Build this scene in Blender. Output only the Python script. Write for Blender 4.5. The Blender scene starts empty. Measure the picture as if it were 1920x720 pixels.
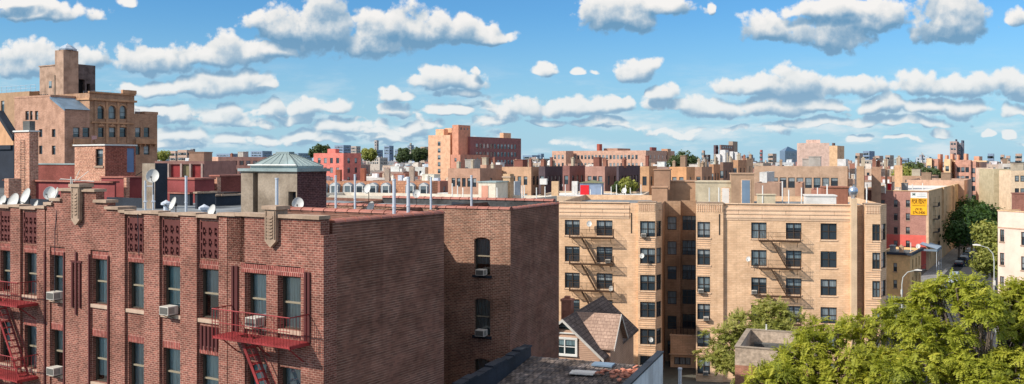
import bpy, bmesh, math, random
import numpy as np
from mathutils import Vector, Matrix
random.seed(7)
rng = np.random.default_rng(11)
F = 1700.0; HC = 24.5; HY = 300.0          # focal length and horizon in pixels of the 1920 wide photo, eye height in metres
scene = bpy.context.scene
col = scene.collection
R = math.radians

# ------------------------------------------------------------------ small maths
def ray(px): return (px - 960.0) / F
def P(px, py, Y): return Vector((ray(px) * Y, Y, HC - (py - HY) / F * Y))
def zat(py, Y): return HC - (py - HY) / F * Y

class Frame:
    """a building grid: +x runs to the right along the front, +y runs into the block"""
    def __init__(s, px, Y, deg):
        s.o = Vector((ray(px) * Y, Y, 0)); s.a = R(deg); s.deg = deg
        s.lx = Vector((math.cos(s.a), -math.sin(s.a), 0)); s.ly = Vector((math.sin(s.a), math.cos(s.a), 0))
    def w(s, x, y, z=0): return s.o + s.lx * x + s.ly * y + Vector((0, 0, z))
    def fx(s, px, y=0.0):                      # local x seen at column px on the plane local y
        b = s.o + s.ly * y; t = ray(px)
        return (t * b.y - b.x) / (s.lx.x - t * s.lx.y)
    def fy(s, px, x=0.0):                      # local y seen at column px on the plane local x
        b = s.o + s.lx * x; t = ray(px)
        return (t * b.y - b.x) / (s.ly.x - t * s.ly.y)
    def z(s, py, x, y=0.0): return zat(py, s.w(x, y).y)
    def zf(s, px, py, y=0.0): return s.z(py, s.fx(px, y), y)
    def zs(s, px, py, x=0.0): return s.z(py, x, s.fy(px, x))

# ------------------------------------------------------------------ mesh builder
class MB:
    def __init__(s): s.v = []; s.f = []; s.m = []
    def poly(s, pts, m=0):
        n = len(s.v); s.v += [tuple(p) for p in pts]; s.f.append(tuple(range(n, n + len(pts)))); s.m.append(m); return s
    def box(s, x0, x1, y0, y1, z0, z1, m=0, bottom=True):
        n = len(s.v)
        s.v += [(x0,y0,z0),(x1,y0,z0),(x1,y1,z0),(x0,y1,z0),(x0,y0,z1),(x1,y0,z1),(x1,y1,z1),(x0,y1,z1)]
        fs = [(4,5,6,7),(0,1,5,4),(1,2,6,5),(2,3,7,6),(3,0,4,7)]
        if bottom: fs.append((3,2,1,0))
        for f in fs: s.f.append(tuple(n + i for i in f)); s.m.append(m)
        return s
    def prism(s, pts, z0, z1, m=0):            # plan polygon (counter-clockwise) extruded upward
        k = len(pts)
        for i in range(k):
            a, b = pts[i], pts[(i + 1) % k]
            s.poly([(a[0],a[1],z0),(b[0],b[1],z0),(b[0],b[1],z1),(a[0],a[1],z1)], m)
        s.poly([(p[0],p[1],z1) for p in pts], m); s.poly([(p[0],p[1],z0) for p in reversed(pts)], m); return s
    def extr(s, pts, d, m=0):                  # any planar outline pushed along the vector d
        k = len(pts); P0 = [Vector(p) for p in pts]; D = Vector(d); P1 = [p + D for p in P0]
        s.poly(P0[::-1], m); s.poly(P1, m)
        for i in range(k): j = (i + 1) % k; s.poly([P0[i], P0[j], P1[j], P1[i]], m)
        return s
    def tube(s, pts, r, n=6, m=0, cap=True):
        pts = [Vector(p) for p in pts]; rs = r if isinstance(r, (list, tuple)) else [r] * len(pts)
        rings = []
        for i, p in enumerate(pts):
            d = (pts[min(i + 1, len(pts) - 1)] - pts[max(i - 1, 0)]).normalized()
            up = Vector((0,0,1)) if abs(d.z) < .9 else Vector((1,0,0))
            a = d.cross(up).normalized(); b = a.cross(d)
            k = len(s.v)
            s.v += [tuple(p + a * (rs[i] * math.cos(2*math.pi*j/n)) + b * (rs[i] * math.sin(2*math.pi*j/n))) for j in range(n)]
            rings.append(k)
        for q in range(len(rings) - 1):
            for j in range(n):
                j2 = (j + 1) % n; s.f.append((rings[q]+j, rings[q]+j2, rings[q+1]+j2, rings[q+1]+j)); s.m.append(m)
        if cap:
            s.f.append(tuple(rings[0] + j for j in range(n))[::-1]); s.m.append(m)
            s.f.append(tuple(rings[-1] + j for j in range(n))); s.m.append(m)
        return s
    def lathe(s, prof, c=(0,0,0), n=16, m=0):  # profile of (radius, z)
        rings = []
        for r, z in prof:
            rings.append(len(s.v)); s.v += [(c[0]+r*math.cos(2*math.pi*j/n), c[1]+r*math.sin(2*math.pi*j/n), c[2]+z) for j in range(n)]
        for q in range(len(rings) - 1):
            for j in range(n):
                j2 = (j + 1) % n; s.f.append((rings[q]+j, rings[q]+j2, rings[q+1]+j2, rings[q+1]+j)); s.m.append(m)
        return s
    def wall(s, o, u, W, z0, z1, ops=(), dep=.15, m=0, mr=None):
        """a wall with real openings; o plan origin, u unit plan direction, ops (a0,a1,z0,z1[,arch])"""
        mr = m if mr is None else mr
        n = (u[1], -u[0])
        A = sorted({0.0, float(W)} | {min(max(x, 0), W) for q in ops for x in q[:2]})
        Z = sorted({float(z0), float(z1)} | {min(max(x, z0), z1) for q in ops for x in q[2:4]})
        pt = lambda a, z, d=0: (o[0] + u[0]*a - n[0]*d, o[1] + u[1]*a - n[1]*d, z)
        idx = {}
        def vi(a, z):
            if (a, z) not in idx: idx[(a, z)] = len(s.v); s.v.append(pt(a, z))
            return idx[(a, z)]
        for i in range(len(A) - 1):
            for j in range(len(Z) - 1):
                ca = (A[i] + A[i+1]) / 2; cz = (Z[j] + Z[j+1]) / 2
                if any(q[0] < ca < q[1] and q[2] < cz < q[3] for q in ops): continue
                s.f.append((vi(A[i],Z[j]), vi(A[i+1],Z[j]), vi(A[i+1],Z[j+1]), vi(A[i],Z[j+1]))); s.m.append(m)
        for q in ops:
            a0, a1, b0, b1 = q[:4]
            s.poly([pt(a0,b0), pt(a1,b0), pt(a1,b0,dep), pt(a0,b0,dep)], mr)
            s.poly([pt(a0,b1,dep), pt(a1,b1,dep), pt(a1,b1), pt(a0,b1)], mr)
            s.poly([pt(a0,b0), pt(a0,b0,dep), pt(a0,b1,dep), pt(a0,b1)], mr)
            s.poly([pt(a1,b0,dep), pt(a1,b0), pt(a1,b1), pt(a1,b1,dep)], mr)
            if len(q) > 4:                     # arched head: fill the corners above a curve
                h = q[4]; K = 8
                arc = lambda k: b1 - h + h * math.sqrt(max(0, 1 - (2*k/K - 1)**2)) if h > .3 else b1 - h * (2*k/K - 1)**2
                for k in range(K):
                    x0 = a0 + (a1-a0)*k/K; x1 = a0 + (a1-a0)*(k+1)/K
                    s.poly([pt(x0,arc(k),.004), pt(x1,arc(k+1),.004), pt(x1,b1+.02,.004), pt(x0,b1+.02,.004)], m)
                    s.poly([pt(x0,arc(k),dep), pt(x1,arc(k+1),dep), pt(x1,arc(k+1),.004), pt(x0,arc(k),.004)], mr)
        return s
    def build(s, name, mat, parent=None, smooth=False, loc=None, rz=None):
        me = bpy.data.meshes.new(name); me.from_pydata(s.v, [], s.f); 
        for mm in (mat if isinstance(mat, (list, tuple)) else [mat]): me.materials.append(mm)
        if any(s.m): me.polygons.foreach_set('material_index', s.m)
        uv = me.uv_layers.new(name='UVMap'); me.update()
        nl = len(me.loops); vid = np.empty(nl, int); me.loops.foreach_get('vertex_index', vid)
        co = np.empty(len(me.vertices)*3); me.vertices.foreach_get('co', co); co = co.reshape(-1, 3)
        nrm = np.empty(len(me.polygons)*3); me.polygons.foreach_get('normal', nrm); nrm = nrm.reshape(-1, 3)
        tot = np.empty(len(me.polygons), int); me.polygons.foreach_get('loop_total', tot)
        ln = np.repeat(nrm, tot, axis=0); p = co[vid]; a = np.abs(ln)
        out = np.empty((nl, 2))
        zt = a[:,2] > .8; xt = (~zt) & (a[:,0] > a[:,1]); yt = (~zt) & (~xt)
        out[zt] = p[zt][:, :2]; out[xt] = p[xt][:, 1:]; out[yt] = p[yt][:, ::2]
        uv.data.foreach_set('uv', out.ravel())
        if smooth: me.polygons.foreach_set('use_smooth', [True]*len(me.polygons))
        o = bpy.data.objects.new(name, me); col.objects.link(o)
        if parent: o.parent = parent
        if loc is not None: o.location = loc
        if rz is not None: o.rotation_euler = (0, 0, rz)
        return o

def tag(o, label=None, cat=None, group=None, kind=None):
    if label: o['label'] = label
    if cat: o['category'] = cat
    if group: o['group'] = group
    if kind: o['kind'] = kind
    return o
def thing(name, label, cat, loc=(0,0,0), rz=0.0, group=None):
    o = bpy.data.objects.new(name, None); col.objects.link(o); o.empty_display_size = .3
    o.location = loc; o.rotation_euler = (0, 0, rz)
    return tag(o, label, cat, group)
def fthing(name, label, cat, fr, group=None): return thing(name, label, cat, fr.o, -fr.a, group)
def kids(o): return [c for c in list(col.objects) if c.parent == o]
def copy_tree(o, parent=None):
    c = o.copy(); col.objects.link(c)
    if parent: c.parent = parent
    for ch in list(o.children): copy_tree(ch, c)
    return c
def inst(o, name=None, parent=None, loc=None, rz=None):   # another object on the same mesh
    c = bpy.data.objects.new(name or o.name.split('.')[0], o.data); col.objects.link(c)
    if parent: c.parent = parent
    if loc is not None: c.location = loc
    if rz is not None: c.rotation_euler = (0, 0, rz)
    return c

# ------------------------------------------------------------------ materials
def S(r, g, b, k=1.0):                          # an 8 bit colour as a linear one
    f = lambda c: ((c/255+.055)/1.055)**2.4 if c > 10 else c/255/12.92
    return (f(r)*k, f(g)*k, f(b)*k)
def new_mat(name):
    m = bpy.data.materials.new(name); m.use_nodes = True; nt = m.node_tree
    b = nt.nodes['Principled BSDF']; return m, nt, b
def N(nt, typ, **kw):
    n = nt.nodes.new(typ)
    for k, v in kw.items():
        if k.startswith('i_'):
            key = k[2:].replace('_', ' ')
            n.inputs[key].default_value = v
        else: setattr(n, k, v)
    return n
def L(nt, a, b): nt.links.new(a, b)
def c4(c): return (c[0], c[1], c[2], 1.0)
def mixc(nt, fac, a, b, typ='MIX'):
    n = nt.nodes.new('ShaderNodeMix'); n.data_type = 'RGBA'; n.blend_type = typ
    for sock, v in ((n.inputs[0], fac), (n.inputs[6], a), (n.inputs[7], b)):
        if isinstance(v, bpy.types.NodeSocket): L(nt, v, sock)
        elif isinstance(v, (int, float)): sock.default_value = v
        else: sock.default_value = c4(v)
    return n.outputs[2]
def mth(nt, op, a, b=None, c=None):
    n = nt.nodes.new('ShaderNodeMath'); n.operation = op
    for i, v in enumerate((a, b, c)):
        if v is None: continue
        if isinstance(v, bpy.types.NodeSocket): L(nt, v, n.inputs[i])
        else: n.inputs[i].default_value = v
    return n.outputs[0]
def ramp(nt, fac, a, b, smooth=True):
    n = nt.nodes.new('ShaderNodeMapRange'); n.interpolation_type = 'SMOOTHSTEP' if smooth else 'LINEAR'
    L(nt, fac, n.inputs[0]); n.inputs[1].default_value = a; n.inputs[2].default_value = b; return n.outputs[0]
def uvn(nt, name='UV'): return N(nt, 'ShaderNodeTexCoord').outputs[name]
def stains(nt, base, vec, amt=.35, streak=True):
    """large blotches, and rain streaks running down walls (uv in metres)"""
    n1 = N(nt, 'ShaderNodeTexNoise', i_Scale=.55, i_Detail=5.0, i_Roughness=.6); L(nt, vec, n1.inputs['Vector'])
    c = mixc(nt, ramp(nt, n1.outputs[0], .35, .7), base, mixc(nt, 1.0, base, (1-amt, 1-amt*1.05, 1-amt*1.1), 'MULTIPLY'))
    if streak:
        mp = N(nt, 'ShaderNodeMapping'); mp.inputs['Scale'].default_value = (2.3, .12, 1); L(nt, vec, mp.inputs[0])
        n2 = N(nt, 'ShaderNodeTexNoise', i_Scale=1.0, i_Detail=3.0); L(nt, mp.outputs[0], n2.inputs['Vector'])
        c = mixc(nt, mth(nt, 'MULTIPLY', ramp(nt, n2.outputs[0], .52, .75), amt), c, mixc(nt, 1.0, c, (.45, .43, .42), 'MULTIPLY'))
    return c
def m_brick(name, c1, c2, mortar, bw=.24, bh=.085, ms=.014, stain=.3, bump=.5, rough=.9, bias=0.0, smooth=.3, var=.3, nsc=7.0):
    m, nt, b = new_mat(name); uv = uvn(nt)
    t = N(nt, 'ShaderNodeTexBrick', offset=.5); L(nt, uv, t.inputs['Vector'])
    t.inputs['Scale'].default_value = 1; t.inputs['Brick Width'].default_value = bw; t.inputs['Row Height'].default_value = bh
    t.inputs['Mortar Size'].default_value = ms; t.inputs['Mortar Smooth'].default_value = smooth; t.inputs['Bias'].default_value = bias
    t.inputs['Color1'].default_value = c4(c1); t.inputs['Color2'].default_value = c4(c2); t.inputs['Mortar'].default_value = c4(mortar)
    nz = N(nt, 'ShaderNodeTexNoise', i_Scale=nsc, i_Detail=3.0); L(nt, uv, nz.inputs['Vector'])
    c = mixc(nt, 1.0, t.outputs[0], mixc(nt, 1.0, t.outputs[0], mixc(nt, ramp(nt, nz.outputs[0], .3, .7), (1-var,)*3, (1+var,)*3), 'MULTIPLY'))
    c = stains(nt, c, uv, stain); L(nt, c, b.inputs['Base Color']); b.inputs['Roughness'].default_value = rough
    b.inputs['Specular IOR Level'].default_value = .2
    bp = N(nt, 'ShaderNodeBump', i_Strength=bump, i_Distance=.02); L(nt, mth(nt, 'SUBTRACT', 1.0, t.outputs['Fac']), bp.inputs['Height']); L(nt, bp.outputs[0], b.inputs['Normal'])
    return m
def m_courses(name, c1, c2, mortar, bw=.22, bh=.092, joint=.2, stain=.35):
    m, nt, b = new_mat(name); uv = uvn(nt); sx = N(nt, 'ShaderNodeSeparateXYZ'); L(nt, uv, sx.inputs[0])
    rv = mth(nt, 'DIVIDE', sx.outputs[1], bh); row = mth(nt, 'FLOOR', rv); fr = mth(nt, 'FRACT', rv)
    ru = mth(nt, 'ADD', mth(nt, 'DIVIDE', sx.outputs[0], bw), mth(nt, 'MULTIPLY', mth(nt, 'MODULO', row, 2.0), .5)); cell = N(nt, 'ShaderNodeCombineXYZ'); L(nt, mth(nt, 'FLOOR', ru), cell.inputs[0]); L(nt, row, cell.inputs[1])
    wn = N(nt, 'ShaderNodeTexWhiteNoise', noise_dimensions='2D'); L(nt, cell.outputs[0], wn.inputs['Vector']); wr = N(nt, 'ShaderNodeTexWhiteNoise', noise_dimensions='1D'); L(nt, row, wr.inputs['W'])
    patch = N(nt, 'ShaderNodeTexNoise', i_Scale=.9, i_Detail=4.0, i_Roughness=.65); L(nt, uv, patch.inputs['Vector'])
    c = mixc(nt, wn.outputs['Value'], c1, c2); c = mixc(nt, mth(nt, 'MULTIPLY', wr.outputs['Value'], .45), c, mixc(nt, 1.0, c, (.62,.6,.6), 'MULTIPLY'))
    j = mth(nt, 'MULTIPLY', mth(nt, 'LESS_THAN', fr, joint), mth(nt, 'ADD', .12, mth(nt, 'MULTIPLY', ramp(nt, patch.outputs[0], .34, .68), .62)))
    c = mixc(nt, j, c, mortar); c = stains(nt, c, uv, stain); L(nt, c, b.inputs['Base Color']); b.inputs['Roughness'].default_value = .95; b.inputs['Specular IOR Level'].default_value = .15
    bp = N(nt, 'ShaderNodeBump', i_Strength=.5, i_Distance=.015); L(nt, mth(nt, 'GREATER_THAN', fr, joint), bp.inputs['Height']); L(nt, bp.outputs[0], b.inputs['Normal']); return m
def m_plain(name, c, rough=.85, stain=.22, metal=0.0, grain=0.0, streak=True, spec=.3, grain_scale=9.0):
    m, nt, b = new_mat(name); uv = uvn(nt)
    col_ = stains(nt, c, uv, stain, streak) if stain else None
    if grain:
        g = N(nt, 'ShaderNodeTexNoise', i_Scale=grain_scale, i_Detail=6.0, i_Roughness=.7); L(nt, uv, g.inputs['Vector'])
        col_ = mixc(nt, ramp(nt, g.outputs[0], .3, .7, False), mixc(nt, 1.0, col_, (1-grain,)*3, 'MULTIPLY'), mixc(nt, 1.0, col_, (1+grain,)*3, 'MULTIPLY'))
        bp = N(nt, 'ShaderNodeBump', i_Strength=.4, i_Distance=.03); L(nt, g.outputs[0], bp.inputs['Height']); L(nt, bp.outputs[0], b.inputs['Normal'])
    if col_ is not None: L(nt, col_, b.inputs['Base Color'])
    else: b.inputs['Base Color'].default_value = c4(c)
    b.inputs['Roughness'].default_value = rough; b.inputs['Metallic'].default_value = metal; b.inputs['Specular IOR Level'].default_value = spec
    return m
_cache = {}
def wallmat(rgb, kind='plain', k=.8):           # one weathered wall material per colour
    key = (rgb, kind, k)
    if key not in _cache:
        c = S(*rgb, k); nm = 'wall_%s_%02x%02x%02x' % ((kind,) + rgb)
        if kind == 'brick': _cache[key] = m_brick(nm, c, tuple(x*.78 for x in c), tuple(min(1, x*1.25) for x in c), bump=.1, var=.12)
        else: _cache[key] = m_plain(nm, c, grain=.12, grain_scale=2.5)
    return _cache[key]
def m_pane(name, dark=(.03,.045,.058), cur=(.42,.46,.47), amount=.9):
    """window glass seen against a dim room, with blinds drawn differently in every window"""
    m, nt, b = new_mat(name); g = N(nt, 'ShaderNodeTexCoord').outputs['Generated']; oi = N(nt, 'ShaderNodeObjectInfo').outputs['Random']
    sx = N(nt, 'ShaderNodeSeparateXYZ'); L(nt, g, sx.inputs[0])
    r1 = mth(nt, 'FRACT', mth(nt, 'MULTIPLY', oi, 17.3)); r2 = mth(nt, 'FRACT', mth(nt, 'MULTIPLY', oi, 71.7)); r3 = mth(nt, 'FRACT', mth(nt, 'MULTIPLY', oi, 233.1))
    has = mth(nt, 'LESS_THAN', r2, amount)
    blind = mth(nt, 'MULTIPLY', mth(nt, 'GREATER_THAN', sx.outputs[2], r1), has)
    nz = N(nt, 'ShaderNodeTexNoise', i_Scale=3.0, i_Detail=2.0); mp = N(nt, 'ShaderNodeMapping'); mp.inputs['Scale'].default_value = (7, 1, .4); L(nt, g, mp.inputs[0]); L(nt, mp.outputs[0], nz.inputs['Vector'])
    cc = mixc(nt, r3, cur, (cur[0]*.5, cur[1]*.62, cur[2]*.68)); cc = mixc(nt, ramp(nt, nz.outputs[0], .3, .7), mixc(nt, 1.0, cc, (.45,.45,.45), 'MULTIPLY'), cc)
    c = mixc(nt, mth(nt, 'MULTIPLY', blind, .85), dark, cc)
    L(nt, c, b.inputs['Base Color']); b.inputs['Roughness'].default_value = .04; b.inputs['IOR'].default_value = 1.5; b.inputs['Specular IOR Level'].default_value = .8
    return m
def m_glass(name):
    m, nt, b = new_mat(name); nt.nodes.remove(b)
    g = N(nt, 'ShaderNodeBsdfGlossy', i_Roughness=.02); t = N(nt, 'ShaderNodeBsdfTransparent'); t.inputs[0].default_value = (.8,.9,.88,1)
    fr = N(nt, 'ShaderNodeFresnel', i_IOR=1.7); mx = N(nt, 'ShaderNodeMixShader')
    L(nt, mth(nt, 'ADD', mth(nt, 'MULTIPLY', fr.outputs[0], 1.0), .17), mx.inputs[0]); L(nt, t.outputs[0], mx.inputs[1]); L(nt, g.outputs[0], mx.inputs[2]); L(nt, mx.outputs[0], nt.nodes['Material Output'].inputs[0])
    return m
M = {}
M['red_brick'] = m_brick('red_brick', S(156,96,82), S(118,72,62), S(186,146,128), bw=.21, bh=.078, ms=.011, bump=.5, stain=.4, var=.2)
M['soldier_brick'] = m_brick('soldier_brick', S(150,72,64), S(126,58,52), S(190,140,126), bw=.09, bh=.3, bump=.5)
M['side_brick'] = m_courses('side_brick', S(150,104,88), S(122,86,74), S(204,170,148))
M['court_brick'] = m_brick('court_brick', S(160,110,90), S(118,84,70), S(190,158,136), stain=.35, bump=.5, var=.2)
M['limestone'] = m_plain('limestone', S(182,156,134), grain=.15, stain=.35)
M['sill_stone'] = m_plain('sill_stone', S(200,172,150), grain=.1, stain=.3)
M['clay_tile'] = m_plain('clay_tile', S(176,112,96), rough=.6, grain=.2, stain=.4)
M['tar'] = m_plain('tar', S(48,54,64), rough=.7, grain=.25, stain=.4)
M['tar_grey'] = m_plain('tar_grey', S(104,104,102), rough=.85, grain=.3, stain=.45)
M['roof_grey'] = m_plain('roof_grey', S(136,140,142), rough=.9, grain=.2, stain=.55, streak=False)
M['roof_white'] = m_plain('roof_white', S(226,220,212), rough=.8, grain=.08, stain=.2, streak=False)
M['maroon'] = m_plain('maroon_stucco', S(150,74,72), grain=.12, stain=.3)
M['concrete'] = m_plain('concrete', S(164,148,130), grain=.2, stain=.5)
M['copper'] = m_plain('weathered_copper', S(150,166,165), rough=.6, grain=.1, stain=.3)
M['steel'] = m_plain('galvanised_steel', S(206,212,220), rough=.5, metal=.15, stain=.15)
M['white_paint'] = m_plain('white_paint', S(228,226,220), rough=.5, stain=.15)
M['dish'] = m_plain('dish_enamel', S(206,204,198), rough=.45, stain=.15, streak=False)
M['dark_metal'] = m_plain('dark_metal', S(58,52,48), rough=.55, stain=.2)
M['fire_red'] = m_plain('red_iron_paint', S(160,58,58), rough=.6, grain=.3, stain=.5)
M['frame_brown'] = m_plain('window_frame_brown', S(74,66,56), rough=.5, stain=.1)
M['sash'] = m_plain('window_sash', S(150,138,116), rough=.5, stain=.15)
M['frame_bronze'] = m_plain('window_frame_bronze', S(72,62,54), rough=.4, stain=.1)
M['ac_body'] = m_plain('enamel_case', S(214,206,194), rough=.45, stain=.15)
M['ac_grille'] = m_plain('grille', S(110,106,100), rough=.5, stain=.1)
M['room'] = m_plain('dim_room', S(40,40,42), stain=0)
M['pane'] = m_pane('window_pane')
M['pane_bright'] = m_pane('window_pane_bright', cur=(.5,.52,.52), amount=.9)
M['pane_teal'] = m_pane('window_pane_teal', dark=(.015,.03,.035), cur=(.26,.36,.38), amount=.8)
M['glass'] = m_glass('clear_glass')
M['black'] = m_plain('black_void', (.012,.012,.014), stain=0)
M['wood_grey'] = m_plain('door_paint', S(120,140,160), stain=.15)
M['shingle'] = m_brick('roof_shingle', S(112,100,96), S(84,74,72), S(60,54,52), bw=.35, bh=.22, ms=.02, stain=.3, bump=.4)
M['asphalt'] = m_plain('asphalt', (.05,.05,.053), rough=.95, grain=.2, stain=.2, streak=False)
M['pavement'] = m_brick('pavement_slabs', (.3,.29,.27), (.26,.25,.24), (.16,.155,.15), bw=1.5, bh=1.5, ms=.03, bump=.1)
M['line_white'] = m_plain('road_paint', (.7,.7,.68), stain=.2)
M['bark'] = m_plain('bark', S(120,104,92), grain=.3, stain=.3)
def m_curtain(name, c):
    m, nt, b = new_mat(name); uv = uvn(nt)
    w = N(nt, 'ShaderNodeTexNoise', i_Scale=1.0, i_Detail=2.0); mp = N(nt, 'ShaderNodeMapping'); mp.inputs['Scale'].default_value = (14, .6, 1); L(nt, uv, mp.inputs[0]); L(nt, mp.outputs[0], w.inputs['Vector'])
    L(nt, mixc(nt, ramp(nt, w.outputs[0], .3, .7), tuple(x*.55 for x in c), c), b.inputs['Base Color']); b.inputs['Roughness'].default_value = .95
    return m
CURT = [m_curtain('curtain_pale', S(236,246,246)), m_curtain('curtain_teal', S(176,222,226)), m_curtain('curtain_blue', S(186,214,238)), m_curtain('curtain_white', S(236,236,230)), m_curtain('curtain_grey', S(200,208,212))]

# ------------------------------------------------------------------ windows
_wm = {}
def shared(key, fn):
    if key not in _wm: _wm[key] = fn()
    return _wm[key]
def mesh_of(mb, name, mat):
    o = mb.build(name, mat); me = o.data; bpy.data.objects.remove(o); return me
def put(name, me, parent, loc=(0,0,0), rz=0.0):
    o = bpy.data.objects.new(name, me); col.objects.link(o); o.parent = parent; o.location = loc; o.rotation_euler = (0,0,rz); return o
def window(parent, o, u, a0, a1, z0, z1, dep=.15, style='single', frame='frame_bronze', pane='pane', sill=None, arch=0):
    W = round(a1 - a0, 2); H = round(z1 - z0, 2); n = (u[1], -u[0]); rz = math.atan2(u[1], u[0])
    loc = (o[0] + u[0]*a0 - n[0]*(dep-.1), o[1] + u[1]*a0 - n[1]*(dep-.1), z0)
    fw = .055
    def fmesh():
        mb = MB(); e = .003
        if style == 'far':
            mb.box(e, W-e, .05, .09, e, .08).box(e, W-e, .05, .09, H-.08, H-e).box(e, .07, .05, .09, .08, H-.08).box(W-.07, W-e, .05, .09, .08, H-.08).box(.07, W-.07, .06, .088, H*.5-.03, H*.5+.03)
            return mesh_of(mb, 'window', M[frame])
        mb.box(e, W-e, 0, .1, e, fw).box(e, W-e, 0, .1, H-fw, H-e).box(e, fw, 0, .1, fw, H-fw).box(W-fw, W-e, 0, .1, fw, H-fw)
        xs = [(fw, W-fw)]
        if style == 'double': mb.box(W/2-.05, W/2+.05, 0, .1, fw, H-fw); xs = [(fw, W/2-.05), (W/2+.05, W-fw)]
        if style == 'triple':
            for q in (W/3, 2*W/3): mb.box(q-.04, q+.04, 0, .1, fw, H-fw)
            xs = [(fw, W/3-.04), (W/3+.04, 2*W/3-.04), (2*W/3+.04, W-fw)]
        for xa, xb in xs: mb.box(xa, xb, .02, .075, H*.5-.03, H*.5+.03, 1)
        return mesh_of(mb, 'window', [M[frame], M['sash'] if style == 'near' else M[frame]])
    w = put('window', shared((style, W, H, frame), fmesh), parent, loc, rz)
    def pmesh(): return mesh_of(MB().poly([(.01,.08,.01),(W-.01,.08,.01),(W-.01,.08,H-.01),(.01,.08,H-.01)]), 'pane', M['glass'] if style == 'near' else M[pane])
    put('pane', shared((style == 'near', W, H, 'pane', pane), pmesh), w)
    if style == 'near':
        k = random.randrange(len(CURT)); lo = random.choice([.0, .0, .28, .45, .12])
        def cmesh():
            mb = MB(); K = 14
            for i in range(K):
                x0 = W*i/K; x1 = W*(i+1)/K; y = lambda t: .13 + .02*math.sin(t*K*.5*math.pi + t*7)
                mb.poly([(x0,y(i/K),lo*H),(x1,y((i+1)/K),lo*H),(x1,y((i+1)/K),H),(x0,y(i/K),H)])
            return mesh_of(mb, 'curtain', CURT[k])
        put('curtain', shared(('cur', W, H, k, lo), cmesh), w)
        def rmesh():
            mb = MB(); d = .9; mb.poly([(0,d,0),(W,d,0),(W,d,H),(0,d,H)]).poly([(0,.1,0),(0,d,0),(0,d,H),(0,.1,H)]).poly([(W,d,0),(W,.1,0),(W,.1,H),(W,d,H)]).poly([(0,.1,0),(W,.1,0),(W,d,0),(0,d,0)]).poly([(0,d,H),(W,d,H),(W,.1,H),(0,.1,H)])
            return mesh_of(mb, 'room_interior', M['room'])
        put('room_interior', shared(('room', W, H), rmesh), w)
    if sill:
        def smesh(): return mesh_of(MB().box(-.09, W+.09, -(dep-.1)-.07, 0, -.14, -.003), 'sill', M[sill])
        put('sill', shared(('sill', W, H, dep, sill), smesh), w)
    return w
def windows(parent, o, u, ops, **kw):
    return [window(parent, o, u, *q[:4], **kw) for q in ops]
def grid_ops(W, ncol, w, tops, h, m0=None, m1=None):
    m0 = W*.09 if m0 is None else m0; m1 = m0 if m1 is None else m1
    if ncol == 0: return []
    st = (W - m0 - m1) / ncol
    return [(m0 + st*(i+.5) - w/2, m0 + st*(i+.5) + w/2, t - h, t) for t in tops for i in range(ncol)]

# ------------------------------------------------------------------ generic blocks
def shell(mb, x0, x1, y0, y1, z0, z1, fo=(), so=(), dep=.2, par=.45, th=.3, m=0):
    """outer walls with openings in the front and the right side, plus parapet top and inner faces"""
    mb.wall((x0, y0), (1, 0), x1-x0, z0, z1, fo, dep, m); mb.wall((x1, y0), (0, 1), y1-y0, z0, z1, so, dep, m)
    mb.wall((x1, y1), (-1, 0), x1-x0, z0, z1, (), dep, m); mb.wall((x0, y1), (0, -1), y1-y0, z0, z1, (), dep, m)
    a, b, c, d = x0+th, x1-th, y0+th, y1-th
    for q in ([(x0,y0),(x1,y0),(b,c),(a,c)], [(x1,y0),(x1,y1),(b,d),(b,c)], [(x1,y1),(x0,y1),(a,d),(b,d)], [(x0,y1),(x0,y0),(a,c),(a,d)]):
        mb.poly([(p[0],p[1],z1) for p in q], m)
    mb.poly([(b,c,z1-par),(a,c,z1-par),(a,c,z1),(b,c,z1)], m); mb.poly([(b,d,z1-par),(b,c,z1-par),(b,c,z1),(b,d,z1)], m)
    mb.poly([(a,d,z1-par),(b,d,z1-par),(b,d,z1),(a,d,z1)], m); mb.poly([(a,c,z1-par),(a,d,z1-par),(a,d,z1),(a,c,z1)], m)
    return [(a,c,z1-par),(b,c,z1-par),(b,d,z1-par),(a,d,z1-par)]
REG = []                                        # plan circles already taken, for the filler city
def wing(parent, fr, x0, x1, y0, y1, z0, z1, wm, roof='roof_grey', fo=(), so=(), style='far', dep=.2, par=.45, frame='frame_bronze', pane='pane', name='wall', sill=None):
    mb = MB(); r = shell(mb, x0, x1, y0, y1, z0, z1, fo, so, dep, par)
    w = mb.build(name, wm, parent); MB().poly(r).build('roof', M[roof], parent)
    if fo: windows(parent, (x0, y0), (1, 0), fo, dep=dep, style=style, frame=frame, pane=pane, sill=sill)
    if so: windows(parent, (x1, y0), (0, 1), so, dep=dep, style=style, frame=frame, pane=pane, sill=sill)
    return w
def cap(parent, x0, x1, y0, y1, z, mat, h=.12, o=.08, t=.4):
    """a coping ring laid on a parapet"""
    mb = MB(); z += .003
    mb.box(x0-o, x1+o, y0-o, y0+t, z, z+h); mb.box(x0-o, x1+o, y1-t, y1+o, z, z+h); mb.box(x0-o, x0+t, y0+t, y1-t, z, z+h); mb.box(x1-t, x1+o, y0+t, y1-t, z, z+h)
    return mb.build('coping', mat, parent)
def bulkhead(parent, x0, x1, y0, y1, z0, z1, wm, name='roof_bulkhead'):
    mb = MB(); mb.box(x0, x1, y0, y1, z0, z1); mb.box(x0-.1, x1+.1, y0-.1, y1+.1, z1+.002, z1+.14); return mb.build(name, wm, parent)
def chimney(parent, x, y, z0, z1, w=.8, wm=None, d=None):
    d = d or w; mb = MB(); mb.box(x-w/2, x+w/2, y-d/2, y+d/2, z0, z1-.2); mb.box(x-w/2-.07, x+w/2+.07, y-d/2-.07, y+d/2+.07, z1-.2+.002, z1); mb.box(x-w/4, x+w/4, y-d/4, y+d/4, z1+.002, z1+.25)
    return mb.build('chimney', wm, parent)
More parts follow.
